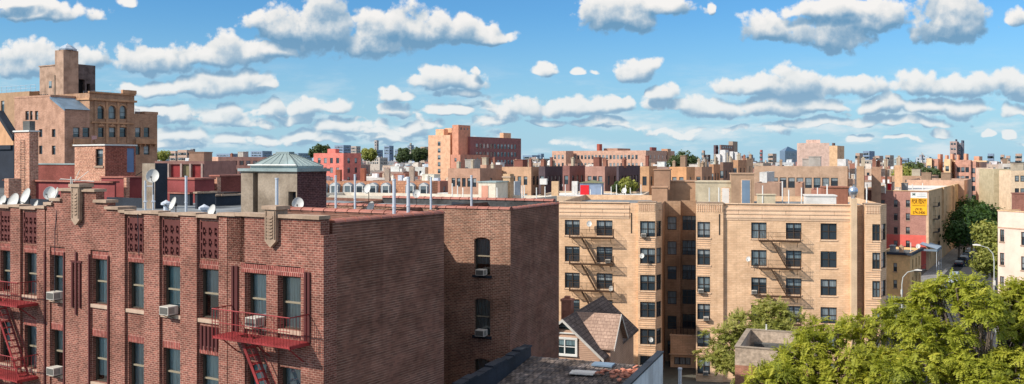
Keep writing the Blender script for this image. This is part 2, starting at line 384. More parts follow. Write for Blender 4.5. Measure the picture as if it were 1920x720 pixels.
def pipe(parent, x, y, z0, z1, r=.06, mat='steel', name='vent_pipe'):
    return MB().tube([(x,y,z0),(x,y,z1)], r, 8).tube([(x,y,z0+.3*(z1-z0)),(x,y,z0+.3*(z1-z0)+.05)], r*1.25, 8).tube([(x,y,z1-.04),(x,y,z1+.01)], r*1.2, 8).build(name, M[mat], parent, smooth=False)
def block(name, label, cat, pl, pc, pr, yt, Y, deg=31, rgb=(180,140,110), kind='plain', roof='roof_grey', fw=None, sw=None, length=10, group=None, top=1.3, hw=1.6, ww=1.05, pitch=3.2, z0=0.0, extras=True, par=.45, k=.8, pane='pane', coping=None, seed=0, style='far'):
    """a building whose near corner stands at column pc and depth Y; fw / sw = (columns, rows) of windows"""
    fr = Frame(pc, Y, deg); W = -fr.fx(pl); Lg = fr.fy(pr) if pr > pc + .5 else length
    Lg = length if not 0 < Lg < 40 else Lg; z1 = zat(yt, Y); rt = fthing(name, label, cat, fr, group); wm = wallmat(rgb, kind, k)
    fo = grid_ops(W, fw[0], ww, [z1-top-pitch*i for i in range(fw[1])], hw) if fw else []
    so = grid_ops(Lg, sw[0], ww, [z1-top-pitch*i for i in range(sw[1])], hw) if sw else []
    wing(rt, fr, -W, 0, 0, Lg, z0, z1, wm, roof, fo, so, par=par, pane=pane, style=style)
    if coping: cap(rt, -W, 0, 0, Lg, z1, wallmat(coping))
    rr = random.Random(int(pl*7+Y))
    if extras:
        for i in range(extras if isinstance(extras, int) and extras > 1 else 1):
            bx = -W*rr.uniform(.25,.8); by = Lg*rr.uniform(.25,.7); s_ = min(2.6, W*.3)
            bulkhead(rt, bx-s_/2, bx+s_/2, by-s_/2, by+s_/2, z1-par, z1+rr.uniform(1.6,2.4), wallmat(rr.choice([(170,140,116),(196,188,178),(150,96,82),(206,190,166)])))
        for i in range(rr.choice([1,2,3])):
            chimney(rt, -W*rr.uniform(.08,.92), Lg*rr.uniform(.1,.9), z1-par, z1+rr.uniform(.8,1.9), rr.uniform(.5,.9), wallmat(rr.choice([(170,116,96),(186,160,134),(206,190,166)])))
    for q in ((-W/2, Lg/2),): REG.append((fr.w(*q).x, fr.w(*q).y, math.hypot(W, Lg)/2))
    return rt, fr, W, Lg, z1
# ================================================================== camera, sun, sky
cam = bpy.data.cameras.new('Camera'); cam.lens = F/1920*36; cam.sensor_width = 36; cam.shift_y = -(360-HY)/1920; cam.clip_end = 20000; cam.clip_start = .1
camo = bpy.data.objects.new('Camera', cam); col.objects.link(camo); camo.location = (0,0,HC); camo.rotation_euler = (math.pi/2,0,0); scene.camera = camo
SUN = Vector((-.895,-.445,0)).normalized(); EL = R(36)
sund = Vector((SUN.x*math.cos(EL), SUN.y*math.cos(EL), math.sin(EL)))
sl = bpy.data.lights.new('Sun', 'SUN'); sl.energy = 5.0; sl.angle = R(.5); sl.color = (1,.94,.85)
so_ = bpy.data.objects.new('Sun', sl); col.objects.link(so_); so_.location = (-60,-30,80); so_.rotation_euler = sund.to_track_quat('Z','Y').to_euler()
scene.view_settings.view_transform = 'Standard'; scene.view_settings.look = 'None'; scene.view_settings.exposure = 0
w = bpy.data.worlds.new('World'); scene.world = w; w.use_nodes = True; nt = w.node_tree
bg = nt.nodes['Background']
sky = N(nt, 'ShaderNodeTexSky', sky_type='NISHITA', sun_disc=False); sky.sun_elevation = EL; sky.sun_rotation = math.atan2(SUN.x, SUN.y) ; sky.air_density = 1.0; sky.dust_density = .6; sky.ozone_density = 1.6
# cumulus field: groups of puffs placed by bearing and height over the horizon (units: pixels of the photo / focal length)
CL = [ # px, py, rx, ry
 (610,42,95,62),(545,42,75,40),(690,60,90,46),(780,46,95,36),(870,52,80,30),(925,66,45,16),(490,38,35,24),
 (50,112,85,34),(182,106,36,26),(262,106,55,34),(330,104,50,32),(440,94,75,30),(505,96,45,20),(390,100,50,22),
 (430,152,78,30),(290,168,60,15),(370,162,50,20),(490,158,30,10),
 (838,148,72,26),(886,128,12,14),(800,150,38,16),
 (1150,22,85,36),(1260,12,60,18),(1322,10,14,13),(1010,126,30,17),(1092,133,20,10),(1125,135,12,8),(1202,132,42,27),
 (1440,48,62,28),(1560,52,75,46),(1650,30,80,30),(1770,28,95,46),(1550,15,70,20),(1915,28,26,20),
 (1420,158,90,20),(1490,156,85,32),(1560,158,50,24),(1622,160,38,22),(1725,158,60,26),(1830,160,75,27),(1905,158,60,26),
 (1256,176,24,18),(1320,198,90,20),(1440,198,90,20),(1540,194,75,16),(1640,196,60,18),(1740,202,50,16),(1820,202,60,18),(1900,206,40,14),
 (1510,228,60,9),(1600,226,90,11),(1720,228,70,11),
 (988,198,46,22),(1040,198,40,18),(1090,198,50,18),(1150,198,36,18),(1030,226,50,8),(1130,228,60,8),
 (335,216,38,18),(430,214,52,22),(512,200,24,22),(575,200,42,20),(640,196,36,14),(480,228,60,12),(560,222,40,10),
 (650,234,60,18),(735,180,32,16),(765,186,32,11),(860,178,48,9),(740,206,50,12),(850,208,46,11),(930,222,40,12),(780,236,55,10),
 (350,250,60,14),(450,258,70,13),(560,252,46,12),(620,262,55,9),(700,250,40,8),(320,268,60,8),
 (1775,248,24,9),(1850,246,14,7),(1895,252,16,9),(1700,262,40,6),(1600,258,30,8),
 (60,22,120,18),(230,6,18,9),(30,6,60,12)]
tc = N(nt, 'ShaderNodeTexCoord'); sp = N(nt, 'ShaderNodeSeparateXYZ'); L(nt, tc.outputs['Generated'], sp.inputs[0])
ay = mth(nt, 'MAXIMUM', mth(nt, 'ABSOLUTE', sp.outputs[1]), .02)
cu = N(nt, 'ShaderNodeCombineXYZ'); L(nt, mth(nt, 'DIVIDE', sp.outputs[0], ay), cu.inputs[0]); L(nt, mth(nt, 'DIVIDE', sp.outputs[2], ay), cu.inputs[1])
gr = bpy.data.node_groups.new('cloud_density', 'ShaderNodeTree')
gr.interface.new_socket('Vector', in_out='INPUT', socket_type='NodeSocketVector'); gr.interface.new_socket('Density', in_out='OUTPUT', socket_type='NodeSocketFloat'); gr.interface.new_socket('Height', in_out='OUTPUT', socket_type='NodeSocketFloat')
gi = gr.nodes.new('NodeGroupInput'); go = gr.nodes.new('NodeGroupOutput')
def vm(nt, op, a, b=None, c=None):
    n = nt.nodes.new('ShaderNodeVectorMath'); n.operation = op
    for i, v in enumerate((a, b, c)):
        if v is None: continue
        if isinstance(v, bpy.types.NodeSocket): L(nt, v, n.inputs[i])
        else: n.inputs[i].default_value = v
    return n.outputs['Value'] if op in ('LENGTH','DOT_PRODUCT') else n.outputs['Vector']
nzw = N(gr, 'ShaderNodeTexNoise', noise_dimensions='2D', i_Scale=16.0, i_Detail=3.0, i_Roughness=.55); L(gr, gi.outputs[0], nzw.inputs['Vector'])
pw = vm(gr, 'ADD', gi.outputs[0], vm(gr, 'MULTIPLY', vm(gr, 'SUBTRACT', nzw.outputs['Color'], (.5,.5,.5)), (.045,.022,0)))
dmin = None
for (px, py, rx, ry) in CL:
    cx = (px-960)/F; cy = (HY-py-ry*-.35)/F - .7*ry/F; ix = F/(rx*1.12); iy = F/(ry*1.45)
    q = vm(gr, 'MULTIPLY_ADD', pw, (ix, iy, 0), (-cx*ix, -cy*iy, 0))
    q = vm(gr, 'MAXIMUM', q, vm(gr, 'MULTIPLY', q, (1, -1.9, 1)))
    d = vm(gr, 'DOT_PRODUCT', q, q)
    if dmin is None: dmin = d
    else:
        n = gr.nodes.new('ShaderNodeMath'); n.operation = 'SMOOTH_MIN'; L(gr, dmin, n.inputs[0]); L(gr, d, n.inputs[1]); n.inputs[2].default_value = .18; dmin = n.outputs[0]
n1 = N(gr, 'ShaderNodeTexNoise', noise_dimensions='2D', i_Scale=26.0, i_Detail=5.0, i_Roughness=.55); L(gr, gi.outputs[0], n1.inputs['Vector'])
jit = vm(gr, 'ADD', gi.outputs[0], vm(gr, 'MULTIPLY', vm(gr, 'SUBTRACT', n1.outputs['Color'], (.5,.5,.5)), (.022,.018,0)))
def puffs(scale):
    v = N(gr, 'ShaderNodeTexVoronoi', feature='F1', voronoi_dimensions='2D', i_Scale=scale); L(gr, jit, v.inputs['Vector'])
    return mth(gr, 'SUBTRACT', .55, mth(gr, 'MULTIPLY', v.outputs['Distance'], v.outputs['Distance']))
puff = mth(gr, 'ADD', mth(gr, 'MULTIPLY', mth(gr, 'SUBTRACT', puffs(24.0), .36), .85), mth(gr, 'MULTIPLY', mth(gr, 'SUBTRACT', puffs(58.0), .36), .5))
puff = mth(gr, 'ADD', puff, mth(gr, 'MULTIPLY', mth(gr, 'SUBTRACT', n1.outputs[0], .5), 1.35))
n3 = N(gr, 'ShaderNodeTexNoise', noise_dimensions='2D', i_Scale=80.0, i_Detail=6.0, i_Roughness=.6); L(gr, gi.outputs[0], n3.inputs['Vector'])
puff = mth(gr, 'ADD', puff, mth(gr, 'MULTIPLY', mth(gr, 'SUBTRACT', n3.outputs[0], .5), 1.0))
puff = mth(gr, 'ADD', puff, mth(gr, 'MULTIPLY', mth(gr, 'SUBTRACT', puffs(115.0), .36), .3))
smo = mth(gr, 'ADD', mth(gr, 'SUBTRACT', 1.0, dmin), mth(gr, 'ADD', mth(gr, 'MULTIPLY', mth(gr, 'SUBTRACT', puffs(24.0), .36), .7), mth(gr, 'MULTIPLY', mth(gr, 'SUBTRACT', n1.outputs[0], .5), .7)))
dens = mth(gr, 'ADD', mth(gr, 'SUBTRACT', 1.0, dmin), puff)
# thin layered rows of small cumulus toward the horizon
sv = N(gr, 'ShaderNodeSeparateXYZ'); L(gr, jit, sv.inputs[0])
rowm = N(gr, 'ShaderNodeMapping'); rowm.inputs['Scale'].default_value = (13, 46, 1); L(gr, jit, rowm.inputs[0])
rown = N(gr, 'ShaderNodeTexNoise', noise_dimensions='2D', i_Scale=1.0, i_Detail=3.0, i_Roughness=.5); L(gr, rowm.outputs[0], rown.inputs['Vector'])
vmask = mth(gr, 'MULTIPLY', ramp(gr, sv.outputs[1], .004, .02), ramp(gr, sv.outputs[1], .088, .05)); hmask = ramp(gr, sv.outputs[0], .36, -.12)
row = mth(gr, 'ADD', mth(gr, 'MULTIPLY', mth(gr, 'SUBTRACT', rown.outputs[0], mth(gr, 'SUBTRACT', .68, mth(gr, 'MULTIPLY', hmask, .17))), 5.0), mth(gr, 'MULTIPLY', puff, .9))
row = mth(gr, 'SUBTRACT', mth(gr, 'MULTIPLY', mth(gr, 'ADD', row, 1.0), vmask), 1.0)
dens = mth(gr, 'MAXIMUM', dens, row); smo = mth(gr, 'MAXIMUM', smo, row)
L(gr, dens, go.inputs[0]); L(gr, smo, go.inputs[1])
def cloud(vec):
    g = nt.nodes.new('ShaderNodeGroup'); g.node_tree = gr; L(nt, vec, g.inputs[0]); return g
g0 = cloud(cu.outputs[0]); g1 = cloud(vm(nt, 'ADD', cu.outputs[0], (-.004,.011,0)))
up = mth(nt, 'GREATER_THAN', sp.outputs[2], .0)
alpha = mth(nt, 'MULTIPLY', ramp(nt, g0.outputs[0], -.08, .46), up)
wisp = N(nt, 'ShaderNodeTexNoise', noise_dimensions='2D', i_Scale=1.0, i_Detail=6.0, i_Roughness=.6); mp = N(nt, 'ShaderNodeMapping'); mp.inputs['Scale'].default_value = (11, 44, 1); L(nt, cu.outputs[0], mp.inputs[0]); L(nt, mp.outputs[0], wisp.inputs['Vector'])
lowband = ramp(nt, sp.outputs[2], .12, .03)
wa = mth(nt, 'MULTIPLY', mth(nt, 'MULTIPLY', ramp(nt, wisp.outputs[0], .44, .74), lowband), .75)
dif = mth(nt, 'ADD', mth(nt, 'MULTIPLY', mth(nt, 'SUBTRACT', g0.outputs[0], g1.outputs[0]), .3), mth(nt, 'MULTIPLY', mth(nt, 'SUBTRACT', g0.outputs[1], g1.outputs[1]), .8))
fine = N(nt, 'ShaderNodeTexNoise', noise_dimensions='2D', i_Scale=75.0, i_Detail=5.0, i_Roughness=.62); L(nt, cu.outputs[0], fine.inputs['Vector'])
lit = ramp(nt, mth(nt, 'ADD', dif, mth(nt, 'MULTIPLY', mth(nt, 'SUBTRACT', fine.outputs[0], .5), .16)), -.34, .92, False)
edge = ramp(nt, g0.outputs[0], .75, .05)                       # thin rims let light through
lit = mth(nt, 'MINIMUM', 1.0, mth(nt, 'ADD', lit, mth(nt, 'MULTIPLY', edge, .12)))
hz = ramp(nt, sp.outputs[2], .16, .0)
cr = nt.nodes.new('ShaderNodeValToRGB'); L(nt, lit, cr.inputs[0]); el = cr.color_ramp.elements
el[0].position = .05; el[0].color = (.155,.33,.52,1); el[1].position = .92; el[1].color = (.92,.90,.88,1)
for p_, c_ in ((.28,(.30,.45,.60,1)),(.47,(.54,.63,.71,1)),(.66,(.80,.81,.81,1))): e_ = el.new(p_); e_.color = c_
cc = mixc(nt, mth(nt, 'MULTIPLY', hz, .35), cr.outputs[0], (.60,.76,.84))
SK = .14
skyc = mixc(nt, 1.0, sky.outputs[0], (.36,.71,1.0), 'MULTIPLY')
skyc = mixc(nt, mth(nt, 'MULTIPLY', ramp(nt, sp.outputs[2], .17, -.02), .80), skyc, tuple(x/SK for x in (.45,.68,.85)))
skyc = mixc(nt, wa, skyc, tuple(x/SK for x in (.74,.82,.86)))
# bright broken cloud added outside the view as fill light
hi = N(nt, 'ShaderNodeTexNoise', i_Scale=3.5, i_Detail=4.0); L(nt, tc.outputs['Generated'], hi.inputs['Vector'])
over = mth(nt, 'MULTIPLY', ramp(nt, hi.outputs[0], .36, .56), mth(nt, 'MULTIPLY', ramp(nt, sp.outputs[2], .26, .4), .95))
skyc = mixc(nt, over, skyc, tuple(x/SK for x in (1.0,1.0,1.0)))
fin = mixc(nt, alpha, skyc, mixc(nt, 1.0, cc, (1/SK,)*3, 'MULTIPLY'))
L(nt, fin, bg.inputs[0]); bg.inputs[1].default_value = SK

w.cycles.sampling_method = 'MANUAL'; w.cycles.sample_map_resolution = 256
# ================================================================== the red brick building in the foreground
RB = Frame(604, 30.1, 31.2)
red = fthing('apartment_building', 'dark red brick building with stepped parapet and red fire escapes at front left', 'building', RB)
ZP = 22.40; ROOF = 21.75; LEN = 27.0
def rx(px): return RB.fx(px)
# front wall with real window openings (row tops measured off the storeys)
cols_px = [(-22,-2),(0.5,22),(46,71),(97,123),(174,204),(241,271),(306,339),(375,411),(464,501),(525,565)]
ops = []
for i, (a, b) in enumerate(cols_px):
    x0, x1 = rx(a) + LEN, rx(b) + LEN
    for r, (zb, zt) in enumerate(((18.72, 20.53), (15.60, 17.42))): ops.append((x0, x1, zb, zt))
mb = MB(); mb.wall((-LEN, 0), (1, 0), LEN, 0, ZP, ops, .24)
mb.poly([(-LEN,.3,ROOF-.2),(-LEN,.3,ZP),(0,.3,ZP),(0,.3,ROOF-.2)])
mb.poly([(-LEN,0,ZP),(0,0,ZP),(0,.3,ZP),(-LEN,.3,ZP)])
# piers, and the two bays that stand a little proud
for a, b in ((23.5,42),(73,88),(214,238),(274,303),(342,373),(414,430)):
    mb.box(rx(a), rx(b), -.10, 0, 12, ZP+.04)
mb.box(rx(88.5), rx(96), -.06, 0, 12, 22.5); mb.box(rx(207), rx(213), -.06, 0, 12, 22.5)
mb.box(rx(430.5), rx(462), -.08, 0, 12, ZP+.1); mb.box(rx(567), .14, -.08, .55, 12, 22.0); mb.box(rx(567), -.0, -.08, .35, 22.0, 22.52)
mb.box(rx(430.5), rx(567), -.08, .30, 20.9, 22.52); mb.box(rx(502.5), rx(523.5), -.08, 0, 12, 20.9)
# stepped centre gable
steps = [(90,101,22.62),(101,117,22.80),(117,183,23.22),(183,204,22.80),(204,226,22.55)]
for a, b, z in steps: mb.box(rx(a), rx(b), -.07, .30, 20.9, z)
for a,b in ((124.5,172.5),):
    mb.box(rx(a), rx(b), -.07, 0, 12, 20.9)
mb.build('front_wall', M['red_brick'], red)
# brick relief: sunk crosses over the windows, upright grooves between
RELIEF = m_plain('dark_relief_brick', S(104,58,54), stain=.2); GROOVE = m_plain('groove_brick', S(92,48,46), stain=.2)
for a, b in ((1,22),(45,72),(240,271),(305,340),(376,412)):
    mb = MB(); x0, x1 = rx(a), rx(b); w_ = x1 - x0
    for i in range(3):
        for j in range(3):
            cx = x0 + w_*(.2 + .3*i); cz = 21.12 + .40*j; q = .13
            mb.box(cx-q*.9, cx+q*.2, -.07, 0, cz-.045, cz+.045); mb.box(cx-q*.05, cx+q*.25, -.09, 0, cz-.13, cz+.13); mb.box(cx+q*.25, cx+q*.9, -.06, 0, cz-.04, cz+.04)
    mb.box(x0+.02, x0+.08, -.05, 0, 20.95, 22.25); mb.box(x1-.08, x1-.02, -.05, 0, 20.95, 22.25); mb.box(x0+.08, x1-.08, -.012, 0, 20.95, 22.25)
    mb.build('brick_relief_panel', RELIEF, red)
mb = MB()
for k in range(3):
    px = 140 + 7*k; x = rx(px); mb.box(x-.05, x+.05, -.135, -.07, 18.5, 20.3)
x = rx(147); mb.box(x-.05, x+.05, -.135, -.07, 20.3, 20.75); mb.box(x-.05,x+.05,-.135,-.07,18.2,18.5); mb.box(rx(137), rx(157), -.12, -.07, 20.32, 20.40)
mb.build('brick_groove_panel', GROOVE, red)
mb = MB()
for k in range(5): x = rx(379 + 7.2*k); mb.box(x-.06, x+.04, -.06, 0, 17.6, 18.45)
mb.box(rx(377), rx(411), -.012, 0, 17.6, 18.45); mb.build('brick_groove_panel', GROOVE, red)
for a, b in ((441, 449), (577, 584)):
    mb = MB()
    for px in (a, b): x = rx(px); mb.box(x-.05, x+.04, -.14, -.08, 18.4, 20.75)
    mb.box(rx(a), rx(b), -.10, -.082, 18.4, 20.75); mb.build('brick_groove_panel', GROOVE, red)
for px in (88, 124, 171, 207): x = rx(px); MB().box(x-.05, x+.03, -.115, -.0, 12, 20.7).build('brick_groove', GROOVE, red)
MB().box(rx(463)-.2, rx(566)+.2, -.095, -.078, 20.56, 20.86).build('soldier_course', M['soldier_brick'], red)
for a, b in cols_px[1:8]:
    for zz in (20.55, 17.44): MB().box(rx(a), rx(b), -.014, 0, zz, zz+.28).build('soldier_course', M['soldier_brick'], red)
# coping stones
mb = MB(); e = .004
def cop(a, b, z, y0=-.17, y1=.38): mb.box(rx(a), rx(b), y0, y1, z+e, z+.115)
cop(-170, 23, ZP); cop(23.2, 43, ZP+.06); cop(43.2, 72.5, ZP); cop(72.7, 89.5, ZP+.06)
for a, b, z in steps: cop(a-2, b+2 if z < 23 else b+1, z)
cop(228, 240, ZP+.04); cop(240.2, 272, ZP-.0); cop(272.2, 304, ZP+.05); cop(304.2, 341, ZP); cop(341.2, 374, ZP+.05); cop(374.2, 413, ZP); cop(413.2, 447, ZP+.10)
mb.box(rx(447.5), .02, -.17, .38, 22.52+e, 22.645)
mb.box(rx(204), rx(227), .38, .7, 22.5, 22.66)
mb.build('coping', M['limestone'], red)
def ornament(px, zt, zb, wd):
    mb = MB(); x = rx(px)
    out = [(x-wd,-.1,zt),(x-wd,-.1,zb+.22),(x,-.1,zb),(x+wd,-.1,zb+.22),(x+wd,-.1,zt)]
    mb.extr(out, (0,-.14,0)); mb.box(x-wd*1.35, x+wd*1.35, -.30, .36, zt+.003, zt+.13); mb.box(x-wd*.95, x+wd*.95, -.1, .34, zt-.7, zt)
    for k in range(7):
        z = zt - .22 - k*.13*(zt-zb)/1.5
        mb.extr([(x-wd*.55,-.24,z),(x-wd*.55,-.24,z-.06),(x,-.24,z-.10),(x+wd*.55,-.24,z-.06),(x+wd*.55,-.24,z),(x,-.24,z-.04)], (0,-.035,0))
    mb.box(x-wd*.85, x-wd*.68, -.27, -.24, zb+.3, zt-.05); mb.box(x+wd*.68, x+wd*.85, -.27, -.24, zb+.3, zt-.05)
    return mb.build('stone_ornament', M['limestone'], red)
ornament(151, 23.40, 21.85, .27); ornament(516, 22.80, 21.5, .26)
for q in ops: window(red, (-LEN, 0), (1, 0), *q, dep=.24, style='near', frame='frame_brown', sill='sill_stone')
# side wall and roofs; light court behind the right part
SL = 6.95; CX = -8.7; DEEP = 24
mb = MB(); mb.wall((0, .5), (0, 1), SL-.5, 0, ZP-.03); mb.wall((0, SL), (-1, 0), -CX, 0, ZP-.10); mb.box(-.35, -.003, .56, SL-.01, ROOF-.2, ZP-.035)
mb.box(CX, -.36, SL-.32, SL-.01, ROOF-.2, ZP-.104)
mb.wall((CX, SL), (0, 1), DEEP-SL, 0, ROOF+.2); mb.wall((CX, DEEP), (-1, 0), LEN+CX, 0, ROOF+.2)
mb.build('side_wall', M['side_brick'], red)
mb = MB(); mb.poly([(-LEN,.3,ROOF),(-.3,.3,ROOF),(-.3,SL-.3,ROOF),(CX,SL-.3,ROOF),(CX,DEEP,ROOF),(-LEN,DEEP,ROOF)]); mb.build('roof', M['roof_grey'], red)
def tilecap(parent, p0, p1, z, half=.2, n=None):
    """row of half-round clay coping tiles with a collar at every joint"""
    a = Vector(p0); b = Vector(p1); d = (b-a).normalized(); s_ = Vector((-d.y, d.x)); Ln = (b-a).length; n = n or max(2, int(Ln/.62)); mb = MB()
    K = 6
    for i in range(n):
        t0 = a + d*(Ln*i/n); t1 = a + d*(Ln*(i+1)/n - .02)
        for q0, q1, rr in ((t0, t1, half), (t1 - d*.09, t1, half*1.14)):
            ring = lambda c: [(c.x + s_.x*rr*math.cos(math.pi*k/K), c.y + s_.y*rr*math.cos(math.pi*k/K), z + rr*.62*math.sin(math.pi*k/K)) for k in range(K+1)]
            A, B = ring(q0), ring(q1)
            for k in range(K): mb.poly([A[k], A[k+1], B[k+1], B[k]])
            mb.poly(B); mb.poly(A[::-1])
    return mb.build('coping_tile_row', M['clay_tile'], parent)
tilecap(red, (-.16, .60), (-.16, SL), ZP-.02); tilecap(red, (CX, SL-.17), (-.1, SL-.17), ZP-.09)
# fire escapes
def fire_escape(parent, x0, x1, zp, ladder, dep=1.0, mat='fire_red', drop=3.1, side=None, name='fire_escape'):
    fe = MB(); y0 = -dep
    for yy in (y0, -.12): fe.box(x0, x1, yy, yy+.05, zp-.10, zp-.02)
    for xx in (x0, x1-.05): fe.box(xx, xx+.05, y0, -.02, zp-.12, zp-.01)
    for xx in (x0+.25, (x0+x1)/2, x1-.3): fe.tube([(xx,-.02,zp-.75),(xx,y0+.15,zp-.08)], .025, 5)
    o = fe.build(name, M[mat], parent)
    mb = MB(); n = int(dep/(.075 if mat == 'fire_red' else .13)); hx0, hx1 = (ladder[0]-.1, ladder[0]+.85) if ladder else (9e9, 9e9)
    for i in range(n):
        yy = y0 + .06 + i*(dep-.16)/n
        if ladder and .25 < i/n < .95:
            if hx0 > x0: mb.box(x0+.04, hx0, yy, yy+.035, zp-.04, zp)
            mb.box(hx1, x1-.04, yy, yy+.035, zp-.04, zp)
        else: mb.box(x0+.04, x1-.04, yy, yy+.035, zp-.04, zp)
    mb.build('platform_grating', M[mat], o)
    mb = MB(); h = .92
    mb.tube([(x0,-.02,zp+h),(x0,y0,zp+h),(x1,y0,zp+h),(x1,-.02,zp+h)], .022, 5); mb.tube([(x0,y0,zp+h*.5),(x1,y0,zp+h*.5)], .014, 4)
    m = int((x1-x0)/.14)
    for i in range(m+1): xx = x0 + (x1-x0)*i/m; mb.tube([(xx,y0,zp-.05),(xx,y0,zp+h)], .011 if i % 7 else .02, 4)
    for xx in (x0, x1):
        for k in range(1, int(dep/.15)): yy = y0 + .15*k; mb.tube([(xx,yy,zp-.05),(xx,yy,zp+h)], .011, 4)
    mb.build('railing', M[mat], o)
    if ladder:
        a, b, ya = ladder[0], ladder[1], y0 + dep*.35; mb = MB()
        for k in (0, 1):
            yy = ya + .42*k; mb.extr([(a,yy,zp),(a+.14,yy,zp),(b+.14,yy,zp-drop),(b,yy,zp-drop)], (0,.03,0))
            mb.tube([(a+.05,yy,zp+.5),(b+.05,yy,zp-drop+.8)], .014, 4)
        for i in range(12): t = (i+.5)/12; xx = a + (b-a)*t; zz = zp - drop*t; mb.box(xx-.02, xx+.2, ya+.03, ya+.42, zz-.02, zz+.01)
        mb.build('stair_ladder', M[mat], o)
    return o
zp1 = RB.zf(585, 640)
fire_escape(red, rx(440), rx(584), zp1, (rx(440)+.9, rx(440)+2.7))
zp2 = RB.zf(78, 567)
fire_escape(red, rx(-60), rx(76), zp2, (rx(12), rx(12)+1.95)); fire_escape(red, rx(-60), rx(76), zp2-3.1, (rx(30)-1.6, rx(30)+.3))
# rooftop elevator house with its copper hipped skylight
BF = Frame(557, 43.0, 31.2); ex = thing('tmp', 'x', 'x'); bpy.data.objects.remove(ex)
bz = zat(322, 43.0); W_ = -BF.fx(452); L_ = BF.fy(612)
off = BF.o - RB.o; bx = off.dot(RB.lx); by = off.dot(RB.ly)
bh = thing('elevator_house', 'x', 'x'); del bh['label']; del bh['category']; bh.parent = red; bh.location = (bx, by, 0)
mb = MB(); W0 = -W_
mb.wall((W0, 0), (1, 0), W_, ROOF, bz, [(W_*.22, W_*.31, ROOF, bz-.05), (W_*.85, W_*.98, ROOF, bz-.95)], .5); mb.wall((0, L_), (-1, 0), W_, ROOF, bz); mb.wall((W0, L_), (0, -1), L_, ROOF, bz)
mb.build('wall', M['concrete'], bh)
MB().wall((0, 0), (0, 1), L_, ROOF, bz).build('brick_side', m_brick('dark_side_brick', S(96,62,62), S(80,52,54), S(120,92,90), bump=.4), bh)
MB().box(W0*.78+.02, W0*.69-.02, .3, .35, ROOF, bz-.1).build('recess_back', M['tar'], bh); MB().box(W0*.15+.02, W0*.02-.02, .3, .35, ROOF, bz-1).build('door', M['tar'], bh)
mb = MB(); o_ = .12
mb.box(W0-o_, o_, -o_, L_+o_, bz+.003, bz+.14); A = [(W0+.55,.1),(-.1,.1),(-.1,L_-.1),(W0+.55,L_-.1)]; zt = bz+.14+.7
B = [(W0*.60,L_*.42),(W0*.36,L_*.42),(W0*.36,L_*.6),(W0*.60,L_*.6)]
zc = bz+.143
mb.prism(A, zc, zc+.12)
for i in range(4):
    j = (i+1) % 4; mb.poly([(*A[i],zc+.125),(*A[j],zc+.125),(*B[j],zt),(*B[i],zt)])
    for t in [k/5 for k in range(6)]:
        p = Vector((*A[i],zc+.135)).lerp(Vector((*A[j],zc+.135)), t); q = Vector((*B[i],zt+.012)).lerp(Vector((*B[j],zt+.012)), t); mb.tube([p, q], .025, 4)
mb.prism([(b[0],b[1]) for b in B], zt-.02, zt+.12)
mb.build('skylight_roof', M['copper'], bh)
MB().tube([(W0+.5,-.02,zc+.17),(-.05,-.02,zc+.17)], .035, 5).build('gutter', M['white_paint'], bh)

# ------------------------------------------------------------------ rear brown brick wing
CB = Frame(957, 47.0, 24.4); CZ = 21.93
rear = fthing('apartment_building', 'brown brick block with two arched windows behind the red brick building', 'building', CB)
WX = CB.fx(600); cl = CB.fy(1048)
cops = [(CB.fx(889)-WX, CB.fx(919)-WX, 18.45, 20.42, .13), (CB.fx(889)-WX, CB.fx(919)-WX, 15.27, 17.22, .13), (CB.fx(889)-WX, CB.fx(919)-WX, 12.1, 14.05, .13)]
mb = MB(); mb.wall((WX, 0), (1, 0), -WX, 0, CZ, cops, .26); mb.box(WX, -.01, .01, .3, CZ-.6, CZ-.004)
mb.wall((WX, cl), (0, -1), cl, 0, CZ)
for q in cops: # brick arch heads
    x0 = WX + q[0]; x1 = WX + q[1]; K = 8; h = .13
    for k in range(K):
        f = lambda t: q[3] - h + h*(1-(2*t-1)**2)
        a, b = k/K, (k+1)/K; xa = x0-.06+(x1-x0+.12)*a; xb = x0-.06+(x1-x0+.12)*b
        mb.extr([(xa,0,f(a)+.012),(xb,0,f(b)+.012),(xb,0,f(b)+.24),(xa,0,f(a)+.24)], (0,-.016,0))
mb.build('front_wall', M['court_brick'], rear)
MB().wall((0, 0), (0, 1), cl, 0, CZ).build('side_wall', M['side_brick'], rear)
RZP = CZ+.16
mb = MB(); mb.wall((0, cl), (-1, 0), -WX, 0, RZP); mb.poly([(WX,cl-.3,CZ-.75),(WX,cl-.3,RZP),(0,cl-.3,RZP),(0,cl-.3,CZ-.75)][::-1]); mb.box(-.32, -.004, .31, cl-.01, CZ-.75, CZ-.02)
mb.build('rear_parapet', m_plain('tarred_felt', S(84,84,84), grain=.35, stain=.5, grain_scale=4), rear)
MB().poly([(WX,.3,CZ-.7),(-.3,.3,CZ-.7),(-.3,cl-.3,CZ-.7),(WX,cl-.3,CZ-.7)]).build('roof', M['tar_grey'], rear)
mb = MB(); mb.box(-10.0, -2.35, -7.6, -2.95, 0, CZ-.12); mb.build('added_shadow_wing', M['court_brick'], rear)  # added block, hidden from view, that shades the brown front wall
windows(rear, (WX, 0), (1, 0), cops, dep=.26, style='near', frame='frame_brown', sill='tar')
tilecap(rear, (WX, .15), (0, .15), CZ); tilecap(rear, (-.16, .3), (-.16, cl), CZ-.01); tilecap(rear, (WX, cl-.16), (-.2, cl-.16), RZP)
